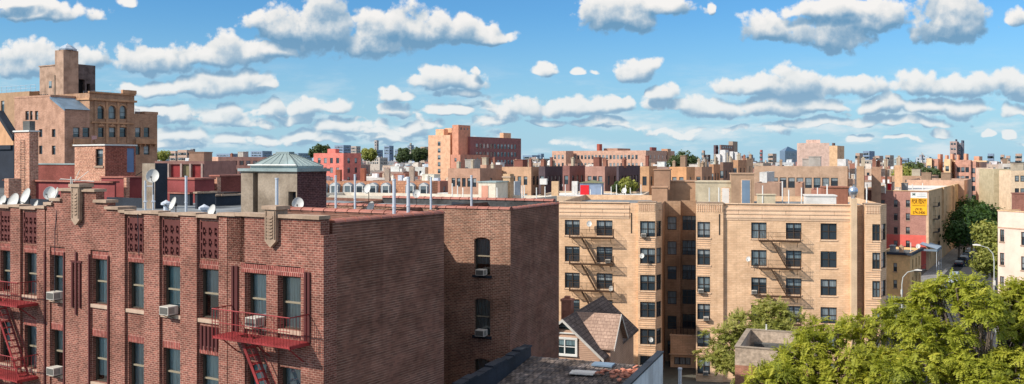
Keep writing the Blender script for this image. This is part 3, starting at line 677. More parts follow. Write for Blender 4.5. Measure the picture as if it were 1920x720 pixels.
# flashing patches and draped membrane on the inner parapet
for a, b, h in ((-2.9,-1.2,.55),(-7.2,-5.2,.7),(-11.5,-9.8,.5)): MB().extr([(a,cl-.34,CZ-.7),(b,cl-.34,CZ-.7),(b-.2,cl-.34,CZ-.7+h*.8),(a+.3,cl-.34,CZ-.7+h)], (0,-.03,0)).build('roof_flashing', M['tar'], rear)
def rpipe(px, ytop, ybot, Y, parent, fr, r=.06, mat='steel'):
    X = ray(px)*Y; d = Vector((X, Y, 0)) - fr.o; return pipe(parent, d.dot(fr.lx), d.dot(fr.ly), zat(ybot, Y), zat(ytop, Y), r, mat)
for px, a, b, Y in ((739,336,412,34.6),(765.6,332,410,35.2),(519,334,412,36.5),(349,330,402,47)): rpipe(px, a, b, Y, red, RB, .065)
for px, a, b, Y in ((629.5,329,394,50.5),(665.6,327,393,50.5),(808,332,393,48.6),(884,329,394,48.2)): rpipe(px, a, b, Y, rear, CB, .06)

# ------------------------------------------------------------------ air conditioners, dishes, aerials
def make_ac():
    t = thing('air_conditioner', 'x', 'air conditioner')
    mb = MB(); mb.box(-.33, .33, -.52, .1, 0, .42); mb.build('case', M['ac_body'], t)
    mb = MB(); mb.box(-.29, .29, -.534, -.521, .04, .38)
    for k in range(9): mb.box(-.28, .28, -.545, -.534, .06+.035*k, .075+.035*k)
    for s_ in (-1, 1):
        for k in range(5): mb.box(s_*.331-.003, s_*.331+.003, -.46+.07*k, -.42+.07*k, .06, .36)
    mb.build('grille', M['ac_grille'], t)
    MB().tube([(-.25,.1,-.3),(-.25,-.42,-.015)], .018, 5).tube([(.25,.1,-.3),(.25,-.42,-.015)], .018, 5).box(-.34,.34,-.46,.1,-.035,-.005).build('bracket', M['dark_metal'], t)
    return t
AC0 = make_ac(); AC_used = [False]
def ac(fr, x, y, z, label, group='window air conditioners', s=.74):
    t = AC0 if not AC_used[0] else copy_tree(AC0); AC_used[0] = True
    t.location = fr.w(x, y, z); t.rotation_euler = (0, 0, -fr.a); t.scale = (s, s, s); return tag(t, label, None, group)
ac(RB, rx(110), 0, 18.74, 'white air conditioner under the gable window beside the left fire escape')
ac(RB, rx(323), 0, 18.74, 'white air conditioner in the upper window in the middle of the red brick wall')
ac(RB, rx(485), 0, 18.74, 'white air conditioner behind the railing of the right red fire escape')
ac(RB, rx(110), 0, 15.62, 'white air conditioner in the lower window right of the left fire escape')
ac(CB, CB.fx(905), 0, 18.47, 'grey air conditioner in the upper arched window of the brown brick block', s=.72)
ac(CB, CB.fx(905), 0, 15.29, 'grey air conditioner in the lower arched window of the brown brick block', s=.78)
def make_dish():
    t = thing('satellite_dish', 'x', 'satellite dish')
    mb = MB(); prof = [(0,0)] + [(.3*k/6, .085*(k/6)**2) for k in range(1, 7)]
    mb.lathe(prof, n=22); mb.lathe([(.3,.085),(.306,.094),(.3,.098),(.292,.088)], n=22); mb.lathe([(p[0], p[1]-.012) for p in prof[::-1]], n=22)
    d = mb.build('reflector', M['dish'], t, smooth=True)
    d.rotation_euler = (R(68), 0, 0); d.location = (0,-.05,.45); d.scale = (.9,1.05,1)
    MB().tube([(0,-.03,.2),(0,-.30,.26),(0,-.44,.42)], .013, 5).box(-.035,.035,-.50,-.42,.40,.47).build('feed_arm', M['ac_grille'], t)
    MB().tube([(0,.02,-.35),(0,.02,.36),(0,-.04,.44)], .022, 6).box(-.06,.06,-.02,.06,.36,.5).build('mount_pole', M['dark_metal'], t)
    return t
D0 = make_dish(); D_used = [False]
def dish(px, py, Y, rz, label, s=1.0, group='rooftop satellite dishes'):
    t = D0 if not D_used[0] else copy_tree(D0); D_used[0] = True
    p = P(px, py, Y); t.location = p - Vector((0,0,.45*s)); t.rotation_euler = (0,0,R(rz)); t.scale = (s,s,s); return tag(t, label, None, group)
dish(287, 331, 40, 12, 'round grey-blue satellite dish raised on two white poles against the black chimney', 1.0)
dish(329, 383, 41, -48, 'satellite dish seen edge-on just right of the tall pole pair, above the stone coping', 1.0)
dish(401, 397, 39, -40, 'satellite dish tilted left, standing alone behind the coping left of the elevator house', .95)
dish(559, 383, 41, 8, 'satellite dish on the roof below the brick side of the elevator house', .95)
dish(691, 355, 56, -35, 'satellite dish on the rear parapet between the thin silver pipes', 1.0)
dish(698, 389, 46, -40, 'satellite dish beside the clay tile coping left of the tallest silver pipe', .95)
dish(781, 364, 55, 0, 'satellite dish facing forward on the rear parapet right of the two tall silver pipes', .85)
dish(31, 380, 41, -28, 'satellite dish at far left, lowest and nearest the frame edge of the left cluster', 1.3)
dish(54, 369, 43, -34, 'satellite dish tilted up, second from the left in the left roof cluster', 1.25)
dish(95, 363, 42, 5, 'round satellite dish facing forward on a short post in the left roof cluster', 1.0)
dish(109, 367, 43, -50, 'narrow edge-on satellite dish right beside the stepped gable', 1.2)
dish(71, 387, 41, -46, 'small edge-on satellite dish just above the coping in the left roof cluster', .85)
dish(9, 379, 43, -30, 'satellite dish cut by the left edge of the picture', 1.0)
t = thing('dish_mast', 'pair of white poles carrying a satellite dish in front of the black chimney', 'pole', P(282, 400, 40.1))
for dx in (-.22, .13): MB().tube([(dx,0,-.4),(dx,0,1.45 if dx < 0 else 1.5)], .045, 8).box(dx-.07,dx+.07,-.06,.06,.5,.56).build('pole', M['steel'], t)
MB().tube([(-.22,0,1.2),(.13,0,1.2)], .02, 5).build('crossbar', M['steel'], t)
t = thing('tv_aerial', 'old metal television aerial with a long boom above the stepped brick gable', 'aerial', P(133, 360, 43))
MB().tube([(0,0,-.8),(0,0,.72)], .03, 6).tube([(.1,.05,-.8),(.06,0,.6)], .022, 5).build('mast', M['ac_body'], t)
MB().tube([(-.5,0,.62),(1.1,0,.50)], .022, 5).build('boom', M['ac_body'], t)
MB().tube([(.22,-.1,.5),(.36,.1,1.02)], .016, 5).tube([(.35,-.05,.58),(.78,.1,.98)], .016, 5).tube([(-.3,-.5,.6),(-.3,.5,.6)], .012, 5).tube([(.7,-.4,.53),(.7,.4,.53)], .012, 5).build('element', M['ac_body'], t)

# cables and small clutter on the red roof
def cable(pts, label, r=.018):
    t = MB().tube([Vector(p) for p in pts], r, 5).build('cable', M['tar']); return tag(t, label, 'cable')
def rw(x, y, z): return RB.w(x, y, z)
cable([rw(-9.6,.42,ZP+.0), rw(-9.3,.1,ZP+.14), rw(-9.28,-.19,ZP+.02), rw(-9.3,-.12,20.8)], 'thin black cable hanging over the coping between two relief panels')
cable([rw(-14.75,.4,ZP+.5), rw(-14.72,-.02,ZP+.45), rw(-14.7,-.14,21.5), rw(-14.72,-.14,18.9)], 'thin black cable hanging down the wall left of the stepped gable window')
cable([rw(-1.2,3.2,ROOF+.03), rw(-3.2,4.4,ROOF+.03), rw(-5.5,4.0,ROOF+.05), rw(-8.5,5.0,ROOF+.05)], 'black cable lying across the flat roof behind the right parapet', .025)
for i, (x, y, lab) in enumerate(((-12.3,5.5,'squat roof vent on the grey roof left of the elevator house'),(-17.5,7.5,'squat roof vent on the grey roof behind the stepped gable'))):
    v = thing('roof_vent', lab, 'vent', RB.w(x, y, ROOF), 0); MB().tube([(0,0,0),(0,0,.55)], .13, 10).build('stack', M['steel'], v); MB().lathe([(.26,.5),(.26,.6),(.0,.75)], n=10).build('hood', M['steel'], v)
# ================================================================== tan apartment house with iron fire escapes (centre right)
TF = Frame(1048, 104.0, 12); TZ = TF.zf(1300, 382); TROOF = TZ - .7
tan = fthing('apartment_building', 'long tan brick apartment house with dark fire escapes and recessed entrance court', 'building', TF)
M['tan_brick'] = m_brick('tan_brick', S(246,206,168,.99), S(238,196,156,.97), S(230,188,150,.96), bw=.6, bh=.2, ms=.035, stain=.2, bump=.1, var=.07, nsc=1.5)
M['tan_trim'] = m_brick('tan_trim', S(244,208,174,.98), S(238,200,166,.96), S(200,164,134,.8), bw=5, bh=.5, ms=.03, stain=.15, bump=.2, var=.06)
M['iron_brown'] = m_plain('iron_brown', S(92,68,50), rough=.6, stain=.3)
def tx(px, y=0): return TF.fx(px, y)
ZW = TF.zf(1134, 413); PIT = 3.02; HW = 1.76
tops = [ZW - PIT*i for i in range(6)]
def wrow(a, b, y=0, rows=range(6), x0=0): return [(tx(a,y)-x0, tx(b,y)-x0, tops[r]-HW, tops[r]) for r in rows]
YB = 9.0
# left wing, flat part and bay
opsA = wrow(1059,1087) + wrow(1118.5,1148.5)
mb = MB(); xe = tx(1196); mb.wall((0,0), (1,0), xe, 0, TZ, opsA, .22); mb.wall((0,24), (0,-1), 24, 0, TZ)
mb.poly([(0,.3,TROOF),(0,.3,TZ),(xe,.3,TZ),(xe,.3,TROOF)]); mb.poly([(0,0,TZ),(xe,0,TZ),(xe,.3,TZ),(0,.3,TZ)])
mb.build('front_wall', M['tan_brick'], tan); windows(tan, (0,0), (1,0), opsA, dep=.22, style='double', sill='tan_trim')
bx0, bx1 = tx(1196,-.35), tx(1229,-.35); bxe = tx(1241, 1.0)
def bay(x0, x1, xe_, ops, y=-.35, ye=1.0, zt=TZ+.12, left_ret=True):
    mb = MB(); mb.wall((x0,y), (1,0), x1-x0, 0, zt, ops, .22)
    u = Vector((xe_-x1, ye-y)); Ln = u.length; u /= Ln
    co = [(.25, Ln-.12, q[2], q[3]) for q in ops] if Ln > 1.2 else []
    mb.wall((x1,y), (u.x,u.y), Ln, 0, zt, co, .2)
    if left_ret: mb.wall((x0,0), (0,-1), -y, 0, zt)
    mb.poly([(x0,y,zt),(x1,y,zt),(xe_,ye,zt),(x0,ye,zt)])
    b = mb.build('bay', M['tan_brick'], tan); windows(tan, (x0,y), (1,0), ops, dep=.22, style='double', sill='tan_trim')
    if co: windows(tan, (x1,y), (u.x,u.y), co, dep=.2, style='single')
    # banded courses between the floors and fluted parapet panel
    mb = MB()
    for t in [TZ+PIT-1.0] + tops:
        for k in range(4):
            z = t - HW - .30 - .25*k
            if z > TZ - 1.2: continue
            mb.box(x0+.05, x1-.02, y-.035, y, z-.07, z)
    mb.build('band_courses', M['tan_trim'], b)
    mb = MB(); n = 9
    for k in range(n): xx = x0 + .15 + (x1-x0-.3)*k/(n-1); mb.box(xx-.05, xx+.05, y-.06, y, TZ-.85, TZ-.05)
    mb.box(x0, x1+.06, y-.05, y, TZ-.04, TZ+.06); mb.build('fluted_panel', M['tan_trim'], b)
    mb = MB(); mb.box(x0-.03, x1+.08, y-.09, ye, zt+.003, zt+.10); mb.build('coping', M['limestone'], b)
    return b
opsB = [(tx(1200,-.35)-bx0, tx(1228.5,-.35)-bx0, q-HW, q) for q in tops]
bay(bx0, bx1, bxe, opsB)
# court: return of the left wing, back walls in two planes, return of the right wing
YC = 9.0; xA0 = bxe + .0; xA1 = tx(1276, YC); xB0 = xA1; xR = tx(1305, 0)
ctop = [tx and TF.z(406, tx(1262,YC), YC) - PIT*i for i in range(6)]
opsC = [(tx(1251.5,YC)-xA0, tx(1268.5,YC)-xA0, t-1.62, t) for t in ctop]
mb = MB(); mb.wall((xA0,YC), (1,0), xA1-xA0, 0, TZ-.1, opsC, .22); mb.wall((xA0,1.0), (0,1), YC-1.0, 0, TZ-.1)
YD = 10.4; opsD = [(tx(1279.5,YD)-xB0, min(tx(1306,YD)-xB0, xR-xB0-.05), t-1.75, t+.05) for t in ctop]
mb.wall((xA1,YC), (0,1), YD-YC, 0, TZ-.1); mb.wall((xB0,YD), (1,0), xR-xB0, 0, TZ-.1, opsD, .22); mb.wall((xR,YD), (0,-1), YD-.35, 0, TZ)
mb.build('court_wall', m_brick('court_tan_shaded', S(206,168,136,.8), S(196,158,126,.8), S(186,150,120,.8), bw=.6, bh=.2, ms=.035, stain=.3, bump=.1, var=.07, nsc=1.5), tan)  # darker copy of the tan brick; court shade put into its colour
windows(tan, (xA0,YC), (1,0), opsC, dep=.22, style='single'); windows(tan, (xB0,YD), (1,0), opsD, dep=.22, style='triple')
# entrance porch in the court
pz = TF.z(630, tx(1285,6), 6.0); px0, px1 = tx(1257,6), xR-.02
mb = MB(); mb.wall((px0,6), (1,0), px1-px0, 0, pz, [(tx(1264,6)-px0, tx(1295,6)-px0, .3, TF.z(670, tx(1280,6), 6))], .5); mb.wall((px0,YC), (0,-1), YC-6, 0, pz); mb.box(px0+.15,px1-.15,6.2,YC-.02,pz-1.3,pz-1.2)
pr = mb.build('entrance_porch', M['tan_brick'], tan)
mb = MB(); mb.box(px0-.1, px1, 5.88, 6.12, pz+.003, pz+.15); mb.box(px0-.12, px1, 5.8, 5.998, pz-2.25, pz-2.1); mb.build('coping', M['tan_trim'], pr)
dx0, dx1 = tx(1264,6), tx(1295,6); dz = TF.z(670, tx(1280,6), 6)
mb = MB(); mb.box(dx0+.02, dx1-.02, 6.35, 6.4, .3, dz-.02); d_ = mb.build('entrance_door', M['pane'], pr)
mb = MB()
for k in range(4): xx = dx0 + (dx1-dx0)*k/3; mb.box(xx-.06, xx+.06, 6.27, 6.35, .3, dz)
mb.box(dx0, dx1, 6.272, 6.345, 2.4, 2.55); mb.build('door_frame', M['dark_metal'], d_)
mb = MB()
for k in range(7): xx = px0+.3+(px1-px0-.5)*k/6; mb.tube([(xx,6.0,pz+.15),(xx,6.0,pz+1.0)], .03, 5)
mb.box(px0, px1, 5.97, 6.03, pz+1.0, pz+1.06); mb.build('railing', M['dark_metal'], pr)
# right wing: bay, long wall, pale pier, recess and end bay
rb0, rb1 = tx(1305,-.35), tx(1333,-.35)
opsE = [(tx(1307.5,-.35)-rb0, tx(1331.5,-.35)-rb0, q-HW, q) for q in tops]
mb = MB(); wE = tx(1356) - rb0; mb.wall((rb0,-.35), (1,0), wE, 0, TZ+.12, opsE, .22); mb.wall((rb0,YD), (0,-1), YD+.35, TZ-.2, TZ+.12); mb.wall((rb0+wE,-.35), (0,1), .36, 0, TZ+.12)
mb.poly([(rb0,-.35,TZ+.12),(rb0+wE,-.35,TZ+.12),(rb0+wE,.4,TZ+.12),(rb0,.4,TZ+.12)])
rbay = mb.build('bay', M['tan_brick'], tan); windows(tan, (rb0,-.35), (1,0), opsE, dep=.22, style='double', sill='tan_trim')
mb = MB()
for t in tops:
    for k in range(4): z = t - HW - .30 - .25*k; mb.box(rb0+.05, rb0+wE*.52, -.385, -.35, z-.07, z)
mb.build('band_courses', M['tan_trim'], rbay)
mb = MB()
for k in range(12): xx = rb0 + .15 + (wE-.3)*k/11; mb.box(xx-.05, xx+.05, -.41, -.35, TZ-.85, TZ-.05)
mb.box(rb0, rb0+wE, -.40, -.35, TZ-.04, TZ+.06); mb.build('fluted_panel', M['tan_trim'], rbay)
MB().box(rb0-.05, rb0+wE+.05, -.44, .4, TZ+.123, TZ+.22).build('coping', M['limestone'], rbay)
for px in (1184, 1349):  # slit above the pier by each bay
    xx = tx(px); MB().box(xx-.07, xx+.07, -.02 if px < 1200 else -.37, .0 if px < 1200 else -.352, TZ-3.4, TZ-1.1).build('wall_slit', M['frame_bronze'], tan)
m0, m1 = tx(1356), tx(1596)
opsF = wrow(1408.5,1437.5,0,range(6),m0) + wrow(1473.5,1503,0,range(6),m0) + wrow(1538.5,1569,0,range(6),m0)
mb = MB(); mb.wall((m0,0), (1,0), m1-m0, 0, TZ, opsF, .22); mb.poly([(m0,0,TZ),(m1,0,TZ),(m1,.3,TZ),(m0,.3,TZ)]); mb.poly([(m0,.3,TROOF),(m0,.3,TZ),(m1,.3,TZ),(m1,.3,TROOF)])
mb.build('front_wall', M['tan_brick'], tan); windows(tan, (m0,0), (1,0), opsF, dep=.22, style='double', sill='tan_trim')
def lines(x0, x1, y, name='parapet_bands'):
    mb = MB(); mb.box(x0, x1, y-.05, y, TZ-1.75, TZ-.25)
    for dz in (.5, .9, 1.3): mb.box(x0, x1, y-.10, y-.05, TZ-dz-.2, TZ-dz)
    mb.box(x0, x1, y-.12, y+.36, TZ+.003, TZ+.10); return mb.build(name, M['tan_trim'], tan)
lines(.02, tx(1180), 0); lines(m0+.02, m1-.02, 0)
p0, p1 = tx(1596,-.6), tx(1607,-.6)
mb = MB(); mb.box(p0, p1, -.6, .5, 0, TZ+.75); fl = mb.build('chimney', m_plain('pale_stucco', S(232,200,164,.95), grain=.1, stain=.2), tan)
mb = MB(); cxp = (p0+p1)/2; mb.lathe([(.22,TZ+.75),(.22,TZ+1.0),(.42,TZ+1.15),(.50,TZ+1.5),(.42,TZ+1.85),(.2,TZ+2.0),(.0,TZ+2.05)], (cxp,0,0), 14); mb.build('ball_ventilator', m_plain('bright_metal', S(190,200,214), rough=.3, metal=.8, stain=.1), fl, smooth=True)
r0, r1 = p1, tx(1622, 1.2); e0, e1 = tx(1622,-.35), tx(1651,-.35); ee = tx(1662, 1.3)
mb = MB(); mb.wall((p1,1.2), (1,0), r1-p1+.5, 0, TZ); mb.wall((e0,1.2), (0,-1), 1.55, 0, TZ+.1); mb.build('recess_wall', M['tan_brick'], tan)
opsG = [(tx(1635.5,-.35)-e0, e1-e0-.03, q-HW, q) for q in tops]
bay(e0, e1, ee, opsG, left_ret=False, ye=1.3)
mb = MB(); mb.wall((ee,1.3), (0,1), 22, 0, TZ); mb.wall((ee,24), (-1,0), ee, 0, TZ); mb.build('rear_wall', M['tan_brick'], tan)
mb = MB(); mb.poly([(.0,.3,TROOF),(xA0,.3,TROOF),(xA0,YC,TROOF),(xA1,YC,TROOF),(xA1,YD,TROOF),(xR,YD,TROOF),(xR,.3,TROOF),(ee,1.3,TROOF),(ee,24,TROOF),(0,24,TROOF)]); mb.build('roof', M['roof_grey'], tan)
# fire escapes
def tan_escape(px0, px1, rows, wdir):
    for i, r in enumerate(rows):
        zp = tops[r] - HW - .12
        fire_escape(tan, tx(px0), tx(px1), zp, (tx(px0)+1.2, tx(px0)+2.9) if True else None, 1.15, 'iron_brown', PIT)
tan_escape(1070, 1151, range(5), 1); tan_escape(1422, 1500, range(5), 1)
# things on its roof
def tpt(px, y): return tx(px, y), y
rc = random.Random(5)
for px, yt, y in ((1467,340,7),(1503,352,9),(1479,356,4),(1655-30,350,6),(1533,352,12),(1551,346,8),(1430,348,5),(1330,352,7),(1348,352,9)):
    x, y = tpt(px, y); pipe(tan, x, y, TROOF, TF.z(yt, x, y), .07, 'white_paint')
x0, x1 = tx(1421,5), tx(1454,5); MB().box(x0, x1, 5, 7, TROOF, TF.z(366,x0,5)).box(x0-.1, x1+.1, 4.9, 7.1, TF.z(366,x0,5)+.003, TF.z(366,x0,5)+.1).build('roof_hatch', wallmat((226,208,176)), tan)
x0, x1 = tx(1512,6), tx(1568,6); MB().box(x0, x1, 6, 9, TROOF, TF.z(368,x0,6)).box(x0-.1,x1+.1,5.9,9.1,TF.z(368,x0,6)+.003,TF.z(368,x0,6)+.15).build('skylight', M['roof_white'], tan)
x0, x1 = tx(1545,11), tx(1590,11); bulkhead(tan, x0, x1, 11, 14, TROOF, TF.z(352,x0,11), wallmat((180,120,96)), 'roof_bulkhead')
# bulkheads and walls standing along the rear of the roof
def tbox(a, b, yt, y, d, rgb, name='roof_bulkhead', door=None):
    x0, x1 = tx(a,y), tx(b,y); z = TF.z(yt, x0, y); o = bulkhead(tan, x0, x1, y, y+d, TROOF, z, wallmat(rgb), name)
    if door: 
        q0, q1 = tx(door[0],y), tx(door[1],y); MB().box(q0-.1, q1+.1, y-.05, y-.003, TROOF, TF.z(door[2],q0,y)+.1).build('door_frame', M['tan_trim'], o); MB().box(q0, q1, y-.08, y-.051, TROOF, TF.z(door[2],q0,y)).build('door', M[door[3]], o)
    return o
tbox(1371, 1414, 327, 14, 6, (196,160,130), door=(1391,1406,338,'wood_grey'))
tbox(1304, 1372, 342, 15, 6, (226,208,176), 'roof_wall', door=(1354,1367,353,'roof_white'))
tbox(1255, 1305, 341, 17, 5, (198,158,128), 'roof_wall')
tbox(1226, 1256, 319, 15, 4, (190,150,122), 'chimney_stack')
tbox(1222, 1251, 352, 11.5, 3, (204,160,128))
# satellite dishes and air conditioners on the walls
def tdish(px, py, y, rz, label, s=1.1): dish(px, py, TF.w(tx(px,y), y).y, rz, label, s, 'satellite dishes on the tan apartment house')
tdish(1105, 420, -.5, -10, 'white satellite dish on the tan wall between the two top windows over its fire escape')
tdish(1204, 480, -.9, -20, 'white satellite dish outside the second bay window of the left tan wing', .95)
tdish(1146, 541, -.9, -20, 'white satellite dish above the lowest fire escape platform, over the house ridge', .95)
tdish(1220, 637, -.9, 5, 'white satellite dish at the lowest bay window beside the small house', .9)
tdish(1404, 486, -.5, -35, 'white satellite dish left of the curtained window beside the right dark fire escape', .95)
def tac(px, r, y, label): ac(TF, tx(px,y), y, tops[r]-HW, label, 'air conditioners on the tan apartment house', .85)
tac(1207, 0, -.35, 'air conditioner in the top bay window of the left tan wing')
tac(1140, 1, 0, 'air conditioner in the second window down over the left dark fire escape')
tac(1314, 2, -.35, 'air conditioner in the third bay window right of the entrance court')
tac(1324, 3, -.35, 'air conditioner in the fourth bay window right of the entrance court')
tac(1414, 2, 0, 'air conditioner in the third window down, left of the right dark fire escape')
tac(1323, 5, -.35, 'lowest air conditioner right of the entrance court, beside the pale tree')

# ================================================================== frame house below the tan building
HF = Frame(1057, 78.0, 19.5); HW_ = 3.53; HL = 13.8; zr = zat(597, 78.0); ze = zr - 3.1
house = fthing('gabled_house', 'brown shingled house with cross gable and white trim in front of the tan building', 'house', HF)
M['trim_grey'] = m_plain('weathered_white_trim', S(206,200,192), stain=.3)
M['siding'] = m_brick('house_siding', S(206,170,146), S(200,164,140), S(160,126,106), bw=30, bh=.16, ms=.02, stain=.2, bump=.3, var=.04)
M['shingle_lit'] = m_brick('sunlit_shingle', S(184,154,136), S(168,140,124), S(140,114,100), bw=.4, bh=.25, ms=.02, stain=.2, bump=.3, var=.15)  # paler copy of the roof shingle, with sunlight put into its colour
mb = MB(); wl = HW_ - .35
wops = [(wl-1.9, wl-.1, 7.86-.35-HW_+2.0, 7.86+1.2)]
wz0, wz1 = zat(666, 77.5), zat(637, 77.5); wx0, wx1 = HF.fx(1046)+wl, HF.fx(1080)+wl
mb.wall((-wl,0), (1,0), 2*wl, 0, ze, (), .12)
mb.poly([(-wl,0,ze),(wl,0,ze),(0,0,zr-.35)]); mb.wall((wl,0), (0,1), HL, 0, ze); mb.wall((wl,HL), (-1,0), 2*wl, 0, ze); mb.wall((-wl,HL), (0,-1), HL, 0, ze); mb.poly([(wl,HL,ze),(-wl,HL,ze),(0,HL,zr-.35)])
mb.build('wall', M['siding'], house); window(house, (-wl,0), (1,0), wx0-.35, wx1, wz0, wz1, dep=-.02, style='double', frame='white_paint', pane='pane_teal')
MB().box(wx0-wl-.5, wx1-wl+.15, -.14, -.003, wz1+.003, wz1+.14).box(wx0-wl-.5, wx1-wl+.15, -.18, -.003, wz0-.14, wz0-.003).box(wx1-wl+.003, wx1-wl+.14, -.14, -.003, wz0, wz1).build('window_surround', M['white_paint'], house)
MB().extr([(HF.fx(1046),-.05,zat(617,77.8)-.0),(HF.fx(1071),-.05,zat(617,77.8)),(HF.fx(1057),-.05,zat(604,77.8))], (0,-.06,0)).build('gable_light', M['pane_teal'], house)
MB().box(HF.fx(1040), HF.fx(1080), -.12, -.002, wz1+.45, wz1+.55).build('cornice', M['white_paint'], house)
th = .14; mb = MB()
for s_ in (-1, 1):
    mb.extr([(0,-.45,zr),(s_*(HW_+.1),-.45,ze-.1),(s_*(HW_+.1),-.45,ze-.1-th),(0,-.45,zr-th)], (0,HL+.8,0))
mb.build('main_roof', M['shingle'], house)
mb = MB()
for s_ in (-1, 1): mb.extr([(0,-.50,zr+.03),(s_*(HW_+.12),-.50,ze-.09),(s_*(HW_+.12),-.50,ze-.36),(0,-.50,zr-.24)], (0,.045,0))
mb.build('bargeboard', M['trim_grey'], house)
cy = 3.9; ck = 3.75; ch = 2.75; cz = zr - .03
mb = MB()
for s_ in (-1, 1): mb.extr([(.0,cy,cz),(ck+.4,cy,cz),(ck+.4,cy+s_*ch,cz-2.55),(.0,cy+s_*ch,cz-2.55)], (0,0,-.12))
mb.build('cross_roof', M['shingle_lit'], house)
mb = MB(); mb.poly([(ck,cy-ch+.3,0),(ck,cy+ch-.3,0),(ck,cy+ch-.3,cz-2.4),(ck,cy,cz-.2),(ck,cy-ch+.3,cz-2.4)]); mb.wall((wl,cy-ch+.3),(1,0),ck-wl,0,cz-2.4); mb.build('cross_wall', M['siding'], house)
mb = MB()
for s_ in (-1, 1): mb.extr([(ck+.40,cy,cz+.02),(ck+.40,cy+s_*ch,cz-2.52),(ck+.40,cy+s_*ch,cz-2.74),(ck+.40,cy,cz-.20)], (.06,0,0))
mb.build('bargeboard', M['trim_grey'], house)
chimney(house, HF.fx(1064,7), 7, zr-3, zat(562,84.5), .95, wallmat((196,136,116),'brick'))
pipe(house, 2.3, .9, zat(655,78), zat(644,78), .1, 'limestone'); pipe(house, HF.fx(1142,2.2), 2.2, zat(672,79), zat(660,79), .14, 'dark_metal', 'flue')

# ================================================================== low shingled shed roof in the lower middle
SF = Frame(985, 45.0, 21); SPZ = zat(646, 45.0); SW = SF.fx(1243); SN = -12.0; SRZ = SPZ - .55
shed = fthing('low_building', 'low building with worn dark shingle roof between tarred parapets, lower middle', 'building', SF)
M['old_shingle'] = m_brick('worn_shingle', S(148,132,122), S(104,98,98), S(66,63,65), bw=.22, bh=.30, ms=.02, stain=.6, bump=.6, var=.35, nsc=3)
mb = MB(); mb.poly([(.3,SN,SRZ-.9),(SW-.2,SN,SRZ-.9),(SW-.2,0,SRZ),(.3,0,SRZ)])
for k in range(int(SW/.42)): xx = .4 + .42*k; mb.extr([(xx,SN,SRZ-.897),(xx+.09,SN,SRZ-.897),(xx+.09,0,SRZ+.003),(xx,0,SRZ+.003)], (0,0,.018))
mb.build('roof', M['old_shingle'], shed)
mb = MB(); mb.box(0, .3, SN, 0, 0, SPZ-.06)
for k in range(14): y = SN + 12*k/14; mb.box(-.06, .38, y, y+12/14-.03, SPZ-.06, SPZ+.02+.05*math.sin(k*1.7))
mb.build('left_parapet', M['tar'], shed)
mb = MB(); mb.box(SW-.22, SW-.004, SN, 0, SRZ-1, SPZ+.12); mb.box(SW-.26, SW+.05, SN, .02, SPZ+.123, SPZ+.2); mb.build('right_parapet', M['tar'], shed)
mb = MB(); mb.wall((SW, SN), (0,1), -SN, 0, SPZ+.1); mb.wall((SW,0), (-1,0), SW, 0, SRZ-.02); mb.build('white_wall', m_plain('white_wall', S(214,218,222), grain=.1, stain=.3), shed)
MB().box(SF.fx(1112,-.6), SF.fx(1150,-.6), -.9, -.25, SRZ-.02, SRZ+.06).build('metal_patch', M['wood_grey'], shed)
rk = random.Random(3)
t = tag(MB().box(-.55,.55,-.35,.35,0,.04).box(-.4,.6,-.25,.3,.041,.07).build('tarpaulin_patch', M['roof_white']), 'pale torn sheet lying flat on the dark shingle roof', 'sheet'); t.location = SF.w(SF.fx(1092,-2.2), -2.2, SRZ-.08); t.rotation_euler = (0,0,-SF.a+.1)
mb = MB()
for k in range(70):
    c = Vector((rk.gauss(0,.55), rk.gauss(0,.62), abs(rk.gauss(.03,.06)))); a = rk.uniform(0,3.1); s1 = Vector((math.cos(a),math.sin(a),rk.uniform(-.3,.3)))*rk.uniform(.07,.16); s2 = Vector((-math.sin(a),math.cos(a),rk.uniform(-.3,.3)))*.07
    mb.extr([c-s1-s2, c+s1-s2, c+s1+s2, c-s1+s2], (0,0,.055))
o = tag(mb.build('brick_rubble', m_plain('rubble', S(206,136,112), grain=.3, stain=.3)), 'heap of broken red brick rubble on the shingle roof by the right parapet', 'rubble', kind='stuff'); o.location = SF.w(SW-1.15, -1.6, SRZ-.1); o.rotation_euler = (0,0,-SF.a)
# steel post by the entrance court
t = thing('steel_post', 'slim galvanised steel post leaning in front of the entrance court', 'post', P(1271, 720, 62)); MB().tube([(0,0,-14),(.15,0,1.05)], .12, 8).tube([(.15,0,1.0),(.15,0,1.1)], .15, 8).build('post', M['steel'], t)

# ================================================================== rough stucco box among the trees
UF = Frame(1378, 62.0, 21); UZ = zat(651, 62.0); UW = UF.fx(1530); UL = 7.1
box_ = fthing('low_building', 'low grey stucco building with an open roof well, beside the big green tree', 'building', UF)
M['stucco'] = m_plain('rough_stucco', S(186,166,146), grain=.45, stain=.25, grain_scale=3.2)
wing(box_, UF, 0, UW, 0, UL, zat(684,62), UZ, M['stucco'], 'tar', par=1.25)
MB().wall((0,0),(1,0),UW,0,zat(684,62)).wall((0,UL),(0,-1),UL,0,zat(684,62)).wall((UW,0),(0,1),UL,0,zat(684,62)).build('lower_wall', wallmat((190,136,112),'brick'), box_)
MB().box(.6,UW,UL-.9,UL-.31,UZ-1.2,UZ-.85).build('roof_ledge', M['tar_grey'], box_)
cap(box_, 0, UW, 0, UL, UZ, M['concrete'], .06, .04, .32)
pipe(box_, UF.fx(1437,UL-.15), UL-.15, UZ, zat(606,68.5), .05, 'white_paint')
